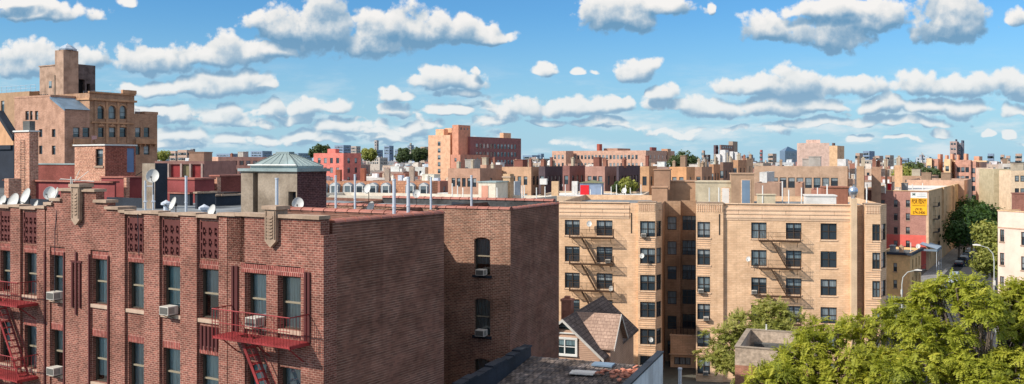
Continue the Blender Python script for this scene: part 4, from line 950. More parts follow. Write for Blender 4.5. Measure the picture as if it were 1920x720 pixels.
# ================================================================== tall brown hotel-like block at far left
LF = Frame(121, 165.0, 31.0)
lft = fthing('apartment_building', 'tall ornate brown brick building with roof tower at far left', 'building', LF)
BRN = m_brick('brown_brick', S(210,162,136,.9), S(190,144,120,.9), S(206,168,146,.9), bw=.5, bh=.16, ms=.02, stain=.3, bump=.1, var=.1)
BRS = m_brick('ochre_brick', S(186,146,116,1), S(168,128,102,1), S(190,156,130,1), bw=.5, bh=.16, ms=.02, stain=.3, bump=.1, var=.1)
TRM = m_plain('terracotta_trim', S(200,154,118), grain=.1, stain=.35)
STU = m_plain('tower_stucco', S(186,154,132), grain=.12, stain=.4)
def ly(px, x=0): return LF.fy(px, x)
def lz(px, py, x=0): return LF.zs(px, py, x)
def lx_(px, y=0): return LF.fx(px, y)
xl = lx_(27); za = lz(124, 205)
def fwin(px0, px1, y0, y1): return (lx_(px0)-xl, lx_(px1)-xl, LF.zf((px0+px1)/2, y1), LF.zf((px0+px1)/2, y0))
fo = [fwin(73,79.5,242,257), fwin(97,104,242,257), fwin(73,79.5,273,289), fwin(97,104,273,290), fwin(47.5,54,208,225), fwin(56,61,208,225), fwin(65.5,71.5,208,225)]
zb = LF.zf(95, 181); xb = lx_(95)
def swin(px0, px1, y0, y1, arch=None, x=0, base=0): q = (ly(px0,x)-base, ly(px1,x)-base, lz((px0+px1)/2, y1, x), lz((px0+px1)/2, y0, x)); return q + ((arch,) if arch else ())
so = [swin(137,149.5,239,257), swin(155,168,239,257)]
yc0, yc1, yd = ly(168), ly(252), ly(295)
mb = MB()
mb.wall((xl,0), (1,0), -xl, 0, za, fo, .3)
mb.poly([(xl,0,za),(0,0,za),(xb,0,zb),(xl,0,zb)])
mb.wall((0,0), (0,1), yc0, 0, za, so, .3); mb.wall((xl,yc1-1), (0,-1), yc1-1, 0, zb)
mb.build('wall', BRN, lft)
windows(lft, (xl,0), (1,0), fo, dep=.3, style='single', pane='pane_bright'); windows(lft, (0,0), (0,1), so, dep=.3, style='single', pane='pane_bright')
MB().poly([(xb,0,zb-.05),(.25,-.2,za+.05),(.25,yc0,za+.05),(xb,yc0,zb-.05)]).extr([(xb,-.2,zb),(.3,-.2,za+.08),(.3,-.2,za-.3),(xb,-.2,zb-.38)], (0,.15,0)).build('sloped_roof', m_plain('slate_blue', S(120,142,160), rough=.5, stain=.3), lft)
MB().poly([(xl,0,zb),(xb,0,zb),(xb,yc1-1,zb),(xl,yc1-1,zb)]).build('roof', M['tar_grey'], lft)
MB().box(xb-.25, xb-.01, .02, 7, zb-.5, zb+.35).box(xl,xb,-.06,.3,zb+.003,zb+.35).build('parapet', BRN, lft)
# taller centre pavilion with three arched windows
zc = lz(200, 176); XC = -13
mbc = MB(); sc = [swin(184,195,239,257,None,0,yc0), swin(204.5,217,239,257,None,0,yc0), swin(224.5,237,239,257,None,0,yc0)] + [swin(a,b,198,223,.75,0,yc0) for a,b in ((182,195),(203,217),(224,237))]
mbc.wall((0,yc0), (0,1), yc1-yc0, 0, zc, sc, .35); mbc.wall((XC,yc0), (1,0), -XC, za-2, zc); mbc.wall((0,yc1), (-1,0), -XC, 0, zc); mbc.wall((XC,yc1), (0,-1), yc1-yc0, za, zc); mbc.poly([(XC,yc0,zc-.6),(0,yc0,zc-.6),(0,yc1,zc-.6),(XC,yc1,zc-.6)])
pav = mbc.build('pavilion', BRS, lft)
windows(lft, (0,yc0), (0,1), sc, dep=.35, style='single', pane='pane_bright')
mb = MB(); zq = lz(210,186); mb.box(-.2,.45,yc0-.4,yc1+.3,zq-.4,zq); mb.box(XC,.3,yc0-.25,yc0-.003,zq-.35,zq-.03); mb.box(-.2,.25,yc0-.2,yc1+.15,zc+.003,zc+.3); mb.box(-.2,.35,yc1-2.8,yc1+.25,zc+.3,zc+1.0)
mb.build('cornice', TRM, lft)
for a,b in ((182,195),(203,217),(224,237)):
    mb = MB(); y0, y1 = ly(a), ly(b); zt = lz((a+b)/2, 198); zbm = zt-.75
    K = 10; w_ = (y1-y0)/2
    for k in range(K):
        f = lambda t,r,h: (0, (y0+y1)/2 - (w_+r)*math.cos(math.pi*t), zbm + (.75+h)*math.sin(math.pi*t))
        mb.extr([f(k/K,0,.02), f((k+1)/K,0,.02), f((k+1)/K,.3,.3), f(k/K,.3,.3)], (.1,0,0))
    for yy in (y0-.33, y1+.03): mb.box(0, .12, yy, yy+.3, lz((a+b)/2,223), zbm)
    mb.build('arch_surround', TRM, lft)
for a in (200, 221): y_ = ly(a); MB().box(0,.18,y_-.22,y_+.22,lz(a,268),zq-.5).build('pilaster', TRM, lft)
for a in (179, 240): y_ = ly(a); MB().box(0,.18,y_-.3,y_+.3,lz(a,268),zq-.5).build('pilaster', BRS, lft)
mb = MB(); z_ = lz(210,229); mb.box(0,.3,yc0+.3,yc1-.3,z_-.3,z_)
for a in (189,210.5,230.5): y_ = ly(a); mb.extr([(.0,y_-.8,z_-.3-.55),(.0,y_+.8,z_-.3-.55),(.0,y_,z_-.31)], (.16,0,0))
mb.build('string_course', TRM, lft)
for a,b in ((133,168),(250,289)):
    mb = MB(); z0_, z1_ = lz((a+b)/2,268), lz((a+b)/2,260); y0, y1 = ly(a), ly(b); mb.box(0,.9,y0,y1,z0_-.2,z0_); mb.box(.82,.9,y0,y1,z0_,z1_)
    for k in range(5): yy = y0+(y1-y0)*k/4; mb.box(0,.5,yy-.12,yy+.12,z0_-.7,z0_-.2)
    mb.build('balcony', TRM, lft)
ze_ = lz(270, 214); sd = [swin(253.5,264,239,257,None,0,yc1), swin(269.5,280.5,239,257,None,0,yc1), swin(254,262.5,272,290,None,0,yc1), swin(269.5,280.5,272,290,None,0,yc1)]
mb = MB(); r_ = shell(mb, -11, 0, yc1+.01, yd, 0, ze_, (), [(q[0]-.01,q[1]-.01,q[2],q[3]) for q in sd], .3, .5); mb.box(-3,.1,yd-3,yd+.1,ze_+.003,ze_+.55)
mb.build('end_wing', BRS, lft); windows(lft, (0,yc1+.01), (0,1), [(q[0]-.01,q[1]-.01,q[2],q[3]) for q in sd], dep=.3, style='single', pane='pane_bright'); MB().poly(r_).build('roof', M['tar_grey'], lft)
# penthouse tower with faceted cap and water tank screen
TT = Frame(119, 178.0, 31.0); o2 = TT.o - LF.o; ox, oy = o2.dot(LF.lx), o2.dot(LF.ly)
def tX(px, y=0): return TT.fx(px, y) + ox
zs_, zt_, zl_, zbse = zat(93,178), zat(121,178), zat(119,180), zat(195,178)
x103, x72 = TT.fx(103), TT.fx(72); y147, y181 = TT.fy(147), TT.fy(181)
mb = MB(); mb.box(ox+x103, ox, oy, oy+y147, zbse, zs_); mb.build('tower_shaft', STU, lft)
MB().box(ox+x72, ox+x103-.01, oy+.25, oy+y147+2, zbse-2, zt_).box(ox+x72-.15, ox+x103, oy+.1, oy+y147+2, zt_+.003, zt_+.2).build('tower_base', STU, lft)
wo = [(y147*.9-y147+1.6, y147*.9-y147+4.2, zbse+.8, zbse+4.6)]
mb = MB(); yb0 = oy+y147+.01; Wd = y181-y147; mb.wall((ox-.4,yb0), (0,1), Wd, zbse, zl_, [(.35,Wd*.42,zbse+1.2,zbse+5.2),(Wd*.52,Wd*.72,zbse+1.6,zbse+4.4)], .8); mb.wall((ox-.4,yb0+Wd), (-1,0), 6, zbse, zl_); mb.poly([(ox-6.4,yb0,zl_),(ox-.4,yb0,zl_),(ox-.4,yb0+Wd,zl_),(ox-6.4,yb0+Wd,zl_)])
mb.build('tank_house', m_plain('dark_stucco', S(112,100,98), grain=.3, stain=.6), lft)  # darker stucco, strongly blotched and streaked
MB().box(ox-2,ox-1.3,yb0+.1,yb0+Wd-.1,zbse,zl_-.2).build('dark_void', M['black'], lft)
cx_, cy_ = ox+x103*.42, oy+y147*.5; rr_ = min(-x103, y147)*.62
MB().lathe([(rr_,zs_+.02),(rr_*1.02,zs_+.3),(rr_*.55,zs_+.95),(.12,zs_+1.35),(.0,zs_+1.6)], (cx_,cy_,0), 8).build('tower_cap', m_plain('lead_cap', S(176,190,204), rough=.4, stain=.3), lft)
q0, q1 = tX(92,.25), tX(97,.25); MB().box(q0,q1,oy+.2,oy+.247,zat(163,178),zat(150,178)).build('window', M['pane'], lft)
pipe(lft, tX(102.4,-.1), oy-.05, zbse, zat(140,178), .12, 'concrete', 'downpipe')
for px in (76,80,84,88): q0 = tX(px,.2); MB().box(q0,q0+.3,oy+.18,oy+.246,zat(180,178),zat(174,178)).build('window', M['pane'], lft)
# roof railing and left penthouse
def rail(parent, p0, p1, h=1.0, n=8, mat='steel', name='railing'):
    a, b = Vector(p0), Vector(p1); mb = MB()
    for k in range(n+1): p = a.lerp(b, k/n); mb.tube([p, p+Vector((0,0,h))], .035, 4)
    for f in (.5, 1): mb.tube([a+Vector((0,0,h*f)), b+Vector((0,0,h*f))], .03, 4)
    return mb.build(name, M[mat], parent)
XP = lx_(55, 6); zp_ = zat(171, LF.w(XP,6).y)
wing(lft, LF, lx_(-40,6), XP, 6, 22, za-3, zp_, wallmat((196,158,124)), 'roof_grey', fo=[(lx_(27,6)-lx_(-40,6), lx_(31,6)-lx_(-40,6), zp_-4.6, zp_-1.6), (lx_(2,6)-lx_(-40,6), lx_(8,6)-lx_(-40,6), zp_-5, zp_-1.6)], pane='pane_bright', name='penthouse_wall')
rail(lft, (lx_(-40,6.4),6.4,zp_), (XP+1.5,6.4,zp_), 1.3, 12); rail(lft, (XC+.5,yc1-2.5,zc), (-1,yc1-.4,zc), 1.2, 5); rail(lft, (-1.2,yc1+.5,ze_), (-1.2,yd-3.2,ze_), 1.0, 5)
bulkhead(lft, lx_(56,9), lx_(72,9), 9, 12, zb, zat(168,LF.w(-12,9).y), wallmat((150,100,80),'brick'))
t = tag(MB().tube([(0,0,0),(0,0,1.4)], .04, 5).extr([(.05,0,.6),(.9,.1,.75),(.85,.1,1.35),(.05,0,1.35)], (0,.02,0)).build('flag', m_plain('flag_cloth', S(226,176,170), stain=.3)), 'small faded pink flag on the balcony of the tall brown building', 'flag'); t.location = LF.w(1.0, ly(172,1.0), lz(172,268,1.0))

# orange gabled building and dark shed at the very left edge
OF = Frame(25, 120.0, 31); ob = fthing('church_building', 'orange stone building with dark arched window at the left edge', 'building', OF)
mb = MB(); xo = OF.fx(-60); zo = OF.zf(24, 243); zo2 = OF.zf(0, 214)
mb.wall((xo,0),(1,0),-xo,0,zo-2,[(OF.fx(-14)-xo,OF.fx(8)-xo,zo-9,zo-2.8,2.4)],.8); mb.poly([(xo,0,zo-2),(0,0,zo-2),(0,0,zo-.6),(OF.fx(-3),0,zo2+.4),(xo,0,zo2+.4)]); mb.wall((0,0),(0,1),.9,0,zo-.6)
mb.build('wall', m_plain('orange_stone', S(214,164,124), grain=.1, stain=.25), ob)
MB().box(OF.fx(-16),OF.fx(9),.7,.75,zo-9,zo-2.5).build('arched_window', M['black'], ob)
MB().extr([(0.3,-.3,zo-.9),(OF.fx(-3),-.3,zo2+.5),(OF.fx(-3),-.3,zo2-.1),(.3,-.3,zo-1.5)],(0,1.0,0)).build('roof', M['tar'], ob)
t, *_ = block('shed_building', 'dark blue-black tarred wall at the left edge below the orange building', 'building', -60, 26, 28, 272, 95, 31, (52,58,70), roof='tar', extras=False, length=5)
bpy.data.objects[t.name]
# ================================================================== neighbouring roof right behind the red building
NF = Frame(258, 64.0, 31.0)
nb = fthing('apartment_building', 'maroon roofed neighbour with brick stair house behind the red building', 'building', NF)
RZ = zat(378, 64.0)
def nx(px, y=0): return NF.fx(px, y)
def npt(px, Y): d = Vector((ray(px)*Y, Y, 0)) - NF.o; return d.dot(NF.lx), d.dot(NF.ly)
MB().poly([(nx(-120,-14),-13,RZ),(nx(520,-14),-13,RZ),(nx(520,10),16,RZ),(nx(-120,10),16,RZ)]).build('roof', M['tar_grey'], nb)
NBK = wallmat((170,96,80),'brick'); NBK2 = m_brick('lit_brick', S(206,150,122), S(180,120,98), S(220,180,156), bw=.3, bh=.1, ms=.016, stain=.25, bump=.3)  # second brick is a paler copy with sunlight put into its colour
def nblock(name, pl, pc, pr, yt, Y, mat, z0=None, ops=None, capm=None, sops=None):
    x, y = npt(pc, Y); fr = Frame(pc, Y, 31.0); W = -fr.fx(pl); Lg = fr.fy(pr); z1 = zat(yt, Y); z0 = RZ-.5 if z0 is None else z0
    o = thing(name, 'x', 'x'); del o['label']; del o['category']; o.parent = nb; o.location = (x, y, 0)
    fo = [(fr.fx(a)+W, fr.fx(b)+W, zat(d, Y), zat(c, Y)) for a,b,c,d in (ops or [])]; so = [(fr.fy(a), fr.fy(b), fr.zs((a+b)/2, d), fr.zs((a+b)/2, c)) for a,b,c,d in (sops or [])]
    mb = MB(); mb.wall((-W,0),(1,0),W,z0,z1,fo,.2); mb.wall((0,0),(0,1),Lg,z0,z1,so,.15); mb.wall((0,Lg),(-1,0),W,z0,z1); mb.wall((-W,Lg),(0,-1),Lg,z0,z1); mb.poly([(-W,0,z1),(0,0,z1),(0,Lg,z1),(-W,Lg,z1)])
    mb.build('wall', mat, o)
    if capm: cap(o, -W, 0, 0, Lg, z1, capm, .1, .08, .3); 
    return o, fr, W, Lg, z1, fo, so
o, fr, W, Lg, z1, fo, so = nblock('chimney_stack', 27, 55, 72, 247, 62, NBK2, capm=M['white_paint'])
mb = MB()
for k in range(26):
    z = RZ + .3 + k*.16; mb.tube([(-W*.55,-.06,z),(-W*.25,-.06,z)], .012, 4)
mb.tube([(-W*.55,-.06,RZ),(-W*.55,-.06,z)], .015, 4).tube([(-W*.25,-.06,RZ),(-W*.25,-.06,z)], .015, 4); mb.build('rung_ladder', M['dark_metal'], o)
MB().box(-W*.55,-W*.1,Lg*.2,Lg*.8,z1+.1,z1+.75).build('chimney_pot', M['tar_grey'], o)
o, fr, W, Lg, z1, fo, so = nblock('stair_house', 140, 197, 254, 273, 66, NBK2, ops=[(179,193,279,311)], sops=[(238,252,278,323)])
NB_R = m_brick('rust_brick', S(176,92,74), S(150,76,62), S(190,130,110), bw=.3, bh=.1, ms=.016, stain=.25, bump=.3)
MB().wall((.012,0),(0,1),Lg,RZ,z1-.005,so,.02).build('brick_side', NB_R, o); cap(o, -W, 0, 0, Lg, z1, M['white_paint'], .1, .1, .3)
windows(o, (-W,0),(1,0),fo,dep=.2,style='single',pane='pane_bright',sill='limestone')
for q in so: MB().box(-.1,-.05,q[0],q[1],q[2],q[3]).build('door', m_plain('blue_door', S(122,142,176), stain=.2), o)
mb = MB()
for k in range(5): mb.box(.05, 1.0, so[0][0]-.2-.3*k, so[0][0]+.8-.3*k, RZ+1.2-.22*k, RZ+1.26-.22*k)
mb.tube([(1.0,so[0][0]-1.4,RZ+1.0),(1.0,so[0][0]+.8,RZ+2.2)], .03, 5); mb.build('step_flight', M['dark_metal'], o)
nblock('rear_wall', 66, 186, 200, 309, 70, wallmat((150,84,74),'brick'), capm=M['copper'])
MAR = M['maroon']
nblock('parapet_wall', 10, 215, 218, 343, 58, MAR, RZ-1, capm=M['clay_tile']); nblock('parapet_wall', 8, 16, 40, 335, 57.5, NBK2, RZ-1)
nblock('parapet_wall', 190, 232, 266, 334, 60, MAR, RZ-1, capm=M['clay_tile']); nblock('parapet_post', 232, 237, 243, 333, 58.6, NBK2, RZ-1)
nblock('parapet_wall', 300, 365, 402, 337, 58, MAR, RZ-1, capm=M['clay_tile']); nblock('parapet_wall', 395, 412, 455, 331, 62, wallmat((150,84,74),'brick'), RZ-1, capm=M['clay_tile'])
nblock('parapet_post', 402, 407, 414, 333, 60, NBK2, RZ-1)
TAR = M['tar']
nblock('tarred_parapet', -40, 90, 94, 374, 50.5, TAR, RZ-2); nblock('tarred_parapet', 200, 268, 272, 372, 52, TAR, RZ-2)
nblock('tarred_parapet', 318, 356, 362, 364, 54.5, TAR, RZ-2, capm=M['clay_tile']); nblock('tarred_parapet', 366, 370, 404, 363, 51, TAR, RZ-2, capm=M['limestone']); nblock('tarred_parapet', 402, 405, 455, 368, 54, TAR, RZ-2, capm=M['limestone'])
o, fr, W, Lg, z1, fo, so = nblock('chimney_stack', 267, 291, 314, 306, 51, TAR, RZ-2)
MB().wall((-W,-.012),(1,0),W,RZ-2,z1-.01).build('stucco_face', M['concrete'], o)
nblock('tarred_parapet', 392, 420, 452, 361, 56, wallmat((60,48,46)), RZ-2)
# ================================================================== middle distance, left to right
def sub(parent, fr0, pl, pc, pr, yt, Y, deg, wm, z0=0.0, fw=None, sw=None, name='wing', hw=1.6, ww=1.1, pitch=3.2, top=1.5, pane='pane', roof='roof_grey', length=8):
    fr = Frame(pc, Y, deg); off = fr.o - fr0.o; W = -fr.fx(pl); Lg = fr.fy(pr) if pr > pc + .3 else length; Lg = length if not 0 < Lg < 70 else Lg; z1 = zat(yt, Y)
    o = thing(name, 'x', 'x'); del o['label']; del o['category']; o.parent = parent; o.location = (off.dot(fr0.lx), off.dot(fr0.ly), 0); o.rotation_euler = (0,0,fr0.a-fr.a)
    fo = grid_ops(W, fw[0], ww, [z1-top-pitch*i for i in range(fw[1])], hw) if fw else []; so = grid_ops(Lg, sw[0], ww, [z1-top-pitch*i for i in range(sw[1])], hw) if sw else []
    # wing() adds windows as children: keep to three levels by one merged wall mesh and window panes
    mb = MB(); r = shell(mb, -W, 0, 0, Lg, z0, z1, fo, so, .2, .4); mb.poly(r); mb.build('wall', wm, o)
    for (oo, u, ops) in (((-W,0),(1,0),fo), ((0,0),(0,1),so)):
        n = (u[1], -u[0])
        for q in ops:
            w_, h_ = round(q[1]-q[0],2), round(q[3]-q[2],2)
            me = shared(('flatwin', w_, h_, pane), lambda: mesh_of(MB().poly([(0,0,0),(w_,0,0),(w_,0,h_),(0,0,h_)]).box(0,w_,-.05,-.01,h_/2-.04,h_/2+.04), 'window', M[pane]))
            put('window', me, o, (oo[0]+u[0]*q[0]-n[0]*.15, oo[1]+u[1]*q[0]-n[1]*.15, q[2]), math.atan2(u[1],u[0]))
    return o, W, Lg, z1
def compound(name, label, cat, pc, Y, deg): fr = Frame(pc, Y, deg); return fthing(name, label, cat, fr), fr
PEACH = wallmat((246,190,150),'plain',.9); PK = wallmat((206,120,100),'plain',.9)
# orange hospital-like slab on the skyline
hs, hf = compound('hospital_building', 'large peach and dark red slab with stepped roof standing over the rooftops', 'building', 844, 420, 31)
sub(hs, hf, 803, 844, 861, 253, 420, 31, wallmat((238,188,152),'plain',.9), fw=(1,5), hw=2.0, ww=1.6, top=3)
sub(hs, hf, 860, 881.5, 977, 256, 424, 31, wallmat((150,100,96),'plain',1), sw=(12,3), hw=2.2, ww=2.0, top=3.2, pitch=3.9, pane='pane_bright')
sub(hs, hf, 848, 859.5, 882, 234, 418, 31, wallmat((226,160,130),'plain',.9), sw=(3,1), ww=1.0, hw=1.0, top=1.2)
sub(hs, hf, 817, 832, 840, 242, 426, 31, PEACH); sub(hs, hf, 834, 847, 850, 240, 430, 31, PEACH)
sub(hs, hf, 845, 863, 916, 290, 405, 31, wallmat((216,150,124),'plain',.9), fw=(1,1), sw=(4,1))
sub(hs, hf, 937, 944, 958, 249, 520, 31, PEACH)
# pink red block
pr_, pf = compound('apartment_building', 'bright pink-red block with stair tower left of the green copper skylight', 'building', 644, 300, 31)
PRD = wallmat((228,134,120),'plain',.92)
sub(pr_, pf, 588, 644, 677, 287, 300, 31, PRD, fw=(4,3), sw=(2,4), ww=1.3, hw=1.8, top=1.6)
sub(pr_, pf, 614, 629, 636, 279, 304, 31, PRD)
# long pinkish brick block with paired windows, and its neighbour with red doors
block('apartment_building', 'long pale brick building with paired windows left of the copper skylight', 'building', 380, 409, 530, 294, 300, 31, (222,176,152), sw=(8,2), fw=None, ww=2.0, hw=1.5, pitch=3.0, extras=2, k=.95, roof='roof_grey')
rd, rf = compound('garage_building', 'mauve building with two red doors and a lit centre bay, by the black chimney', 'building', 383, 150, 8)
z1 = zat(302,150); xw = rf.fx(290)
mb = MB(); r = shell(mb, xw, 0, 0, 12, 0, z1, [(rf.fx(a)-xw, rf.fx(b)-xw, zat(336,150), zat(308,150)) for a,b in ((320,338),(342,355),(360,377))], (), .3, .4); mb.build('wall', wallmat((172,128,118)), rd); MB().poly(r).build('roof', M['roof_grey'], rd)
for a,b,m_ in ((320,338,'fire_red'),(360,377,'fire_red')): MB().box(rf.fx(a),rf.fx(b),.25,.3,zat(336,150),zat(308,150)).build('door', M[m_], rd)
MB().box(rf.fx(342),rf.fx(355),.25,.3,zat(336,150),zat(308,150)).build('window', m_pane('amber_pane',(.25,.17,.08),(.6,.45,.25)), rd)
for px in (316,340,357,379): x = rf.fx(px); MB().box(x-.15,x+.15,-.15,0,0,z1-.4).build('pilaster', wallmat((206,180,168)), rd)
bulkhead(rd, rf.fx(338), rf.fx(366), 3, 6, z1-.4, zat(286,153), wallmat((186,146,122)))
# row of dormered houses with white cornice behind the rear wing
DF = Frame(560, 118.0, 3); zcorn = zat(366, 118)
row_lab = ['leftmost tan mansard house with grey arched dormers behind the silver pipes','tan mansard house second from left, its dormers behind a satellite dish','tan mansard house with grey dormers, middle of the mansard row','tan mansard house with grey dormers right of the tallest silver pipes','rightmost tan mansard house with dormers, below the peach slab']
MANS = m_brick('mansard_tile', S(216,160,124,.9), S(200,142,108,.9), S(170,120,96,.8), bw=.4, bh=.3, ms=.03, stain=.25, bump=.1, var=.12)
DGR = m_plain('dormer_slate', S(150,158,166), stain=.3)
ZR = zat(340, 122)
for i in range(5):
    xa = DF.fx(566+47.5*i); xb_ = DF.fx(566+47.5*(i+1)) - .02; hh = thing('mansard_house', row_lab[i], 'house', DF.w(xa,0), -DF.a, 'row of mansard houses behind the rear wing'); Wm = xb_-xa
    MB().box(0, Wm, 0, 9, 0, zcorn-.5).build('wall', wallmat((226,206,186)), hh)
    MB().box(0, Wm, -.45, .3, zcorn-.5+.003, zcorn+.05).box(0,Wm,-.3,0,zcorn-1.1,zcorn-.503).build('cornice', M['white_paint'], hh)
    MB().poly([(0,.3,zcorn),(Wm,.3,zcorn),(Wm,1.2,ZR),(0,1.2,ZR)]).poly([(Wm,.3,zcorn),(Wm,9,zcorn),(Wm,9,ZR),(Wm,1.2,ZR)]).poly([(0,.3,zcorn),(0,1.2,ZR),(0,9,ZR),(0,9,zcorn)][::-1]).poly([(0,1.2,ZR),(Wm,1.2,ZR),(Wm,9,ZR),(0,9,ZR)]).build('mansard_roof', MANS, hh)
    for k in (.27, .8) if i != 3 else (.3,):
        x = Wm*k; d_ = MB(); w2 = .62; zt = zcorn+1.15
        arc = [(x-w2,0,zcorn+.02),(x+w2,0,zcorn+.02)] + [(x+w2*math.cos(math.pi*q/8),0,zt+w2*.8*math.sin(math.pi*q/8)) for q in range(9)]
        dd = d_.extr([(p[0],.05,p[2]) for p in arc], (0,1.2,0)).build('dormer', DGR, hh)
        MB().box(x-.36,x+.36,.0,.046,zcorn+.15,zcorn+1.15).build('dormer_window', M['pane'], dd)
        fr_ = MB(); fr_.box(x-.48,x-.361,-.03,.045,zcorn+.1,zcorn+1.2); fr_.box(x+.361,x+.48,-.03,.045,zcorn+.1,zcorn+1.2); fr_.extr([(x-.62,-.03,zcorn+1.2),(x+.62,-.03,zcorn+1.2),(x,-.03,zcorn+1.65)],(0,.07,0)); fr_.build('pediment', M['white_paint'], dd)
    MB().box(.1,.7,4,5.2,ZR,ZR+random.uniform(1.2,2.2)).build('chimney', wallmat(random.choice([(190,120,96),(206,190,172)]),'brick'), hh)
# white flat roofs with bulkheads, chimneys and a water tank
WF = Frame(985, 78.0, 24.4); wr = fthing('low_building', 'white roofed building with pale stair house and chimneys behind the rear wing', 'building', WF); wz = zat(373,78.0)
wx0 = WF.fx(560); mb = MB(); r = shell(mb, wx0, 0, 0, WF.fy(1044), 0, wz, par=.35); mb.build('wall', wallmat((226,214,196)), wr); MB().poly(r).build('roof', M['roof_white'], wr)
def wpt(px, Y): d = Vector((ray(px)*Y, Y, 0)) - WF.o; return d.dot(WF.lx), d.dot(WF.ly)
def wbox(a, b, yt, Y, rgb, d=2.0, name='stair_house', kind='plain', par=None, mb=None):
    x0, y0 = wpt(a, Y); x1, y1 = wpt(b, Y); mb = mb or MB(); mb.box(x0, x1, y0, y0+d, wz-.4, zat(yt, Y)); return mb.build(name, wallmat(rgb, kind), wr), x0, x1, y0
o, x0, x1, y0 = wbox(897, 936, 342, 84, (232,220,200), 3); MB().box(x0+.35,x1-.75,y0-.05,y0-.003,wz-.3,zat(348,84)).build('door', m_plain('pink_door', S(206,150,128), stain=.2), o); MB().box(x0-.1,x1+.1,y0-.1,y0+3.1,zat(342,84)+.003,zat(342,84)+.1).build('roof_edge', M['copper'], o)
o, x0, x1, y0 = wbox(943, 959, 326, 86, (214,176,138), .9, 'chimney', 'brick'); MB().box(x0-.08,x1+.08,y0-.08,y0+.98,zat(333,86),zat(330,86)).build('chimney_band', M['limestone'], o)
wbox(959, 966, 340, 90, (222,226,230), 1.5); 
for px, yt, Y in ((979,348,82),(983,347,84),(1006,352,80),(1022,350,82),(932,352,83),(848,344,84),(858,348,83),(868,352,86)): x, y = wpt(px, Y); pipe(wr, x, y, wz-.4, zat(yt,Y), .05, 'white_paint')
# next white roof with red door and blue wall
KV = 1.42; VF = Frame(1200, 92.0*KV, 12); vr = fthing('low_building', 'white roofed building with red-doored stair house behind the tan parapet', 'building', VF); vz = zat(369,92.0*KV)
vx0 = VF.fx(1000); mb = MB(); r = shell(mb, vx0, 0, 0, 22, 0, vz, par=.3); mb.build('wall', wallmat((226,200,170)), vr); MB().poly(r).build('roof', M['roof_white'], vr)
def vpt(px, Y): Y = Y*KV; d = Vector((ray(px)*Y, Y, 0)) - VF.o; return d.dot(VF.lx), d.dot(VF.ly)
def vbox(a, b, yt, Y, rgb, d=2.0, name='stair_house', kind='plain'):
    x0, y0 = vpt(a, Y); x1, _ = vpt(b, Y); return MB().box(x0, x1, y0, y0+d, vz-.5, zat(yt,Y*KV)).build(name, wallmat(rgb, kind), vr), x0, x1, y0
o, x0, x1, y0 = vbox(1087, 1129, 343, 103, (150,166,190), 3); MB().box(x0+.1,x0+1.5,y0-.06,y0-.003,vz-.3,zat(347,103*KV)).build('door', m_plain('red_door', S(214,40,48), rough=.4, stain=.1), o); xm = (x0+x1)/2; MB().extr([(x0-.25,y0-.2,zat(343,103*KV)+.003),(x1+.25,y0-.2,zat(343,103*KV)+.003),(xm,y0-.2,zat(338,103*KV))],(0,3.3,0)).build('hipped_roof', m_plain('olive_roof', S(136,136,106), stain=.3), o)
vbox(1034, 1047, 340, 100, (226,190,150), 1.0, 'chimney'); vbox(1072, 1083, 340, 104, (236,232,226), 1.2, 'stair_house')
o, x0, x1, y0 = vbox(1014.5, 1022, 346, 97, (110,84,66), .5, 'tank_stand'); MB().box(x0-.2,x1+.25,y0-.1,y0+.8,zat(346,97*KV)+.003,zat(335,97*KV)).build('water_tank', M['white_paint'], o)
for px, yt, Y in ((1055,345,97*KV),(1060,346,97.5),(1107,355,95),(1146,350,96),(1156,346,98),(1173,347,100),(1182,352,98),(1202,346,99),(1128,350,95),(1077,352,95)): x, y = vpt(px, Y); pipe(vr, x, y, vz-.4, zat(yt,Y*KV), .06, 'white_paint')
dish(1171, 358, 98*KV, -30, 'satellite dish low on the white roof right of the red door', 1.5)

# brown row houses, lit ends and shaded flanks, alternating; the darkest have flank shade put into their wall colour
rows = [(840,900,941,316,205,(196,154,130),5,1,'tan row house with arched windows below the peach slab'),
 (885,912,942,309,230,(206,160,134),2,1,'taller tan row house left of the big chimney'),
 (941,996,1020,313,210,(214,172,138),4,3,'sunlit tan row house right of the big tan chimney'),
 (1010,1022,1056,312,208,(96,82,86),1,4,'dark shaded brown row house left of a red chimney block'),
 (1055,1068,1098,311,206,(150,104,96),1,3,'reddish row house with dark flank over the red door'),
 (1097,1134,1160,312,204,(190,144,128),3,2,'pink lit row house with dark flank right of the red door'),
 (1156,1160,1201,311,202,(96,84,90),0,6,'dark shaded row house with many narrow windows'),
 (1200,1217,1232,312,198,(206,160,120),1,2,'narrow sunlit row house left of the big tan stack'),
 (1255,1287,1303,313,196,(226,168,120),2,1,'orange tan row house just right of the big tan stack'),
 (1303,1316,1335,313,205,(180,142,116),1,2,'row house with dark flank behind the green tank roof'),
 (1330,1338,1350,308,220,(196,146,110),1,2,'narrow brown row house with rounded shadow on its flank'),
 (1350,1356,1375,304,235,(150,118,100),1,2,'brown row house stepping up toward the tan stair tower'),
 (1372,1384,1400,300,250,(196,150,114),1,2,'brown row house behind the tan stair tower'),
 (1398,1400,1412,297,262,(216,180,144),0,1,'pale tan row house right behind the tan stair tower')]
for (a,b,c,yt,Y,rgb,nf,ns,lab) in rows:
    block('row_house', lab, 'house', a, b, c, yt, Y, 31, rgb, fw=(nf,2) if nf else None, sw=(ns,2), ww=1.0, hw=2.0, pitch=4.0, top=2.2, group='brown row houses in the middle distance', k=.9)
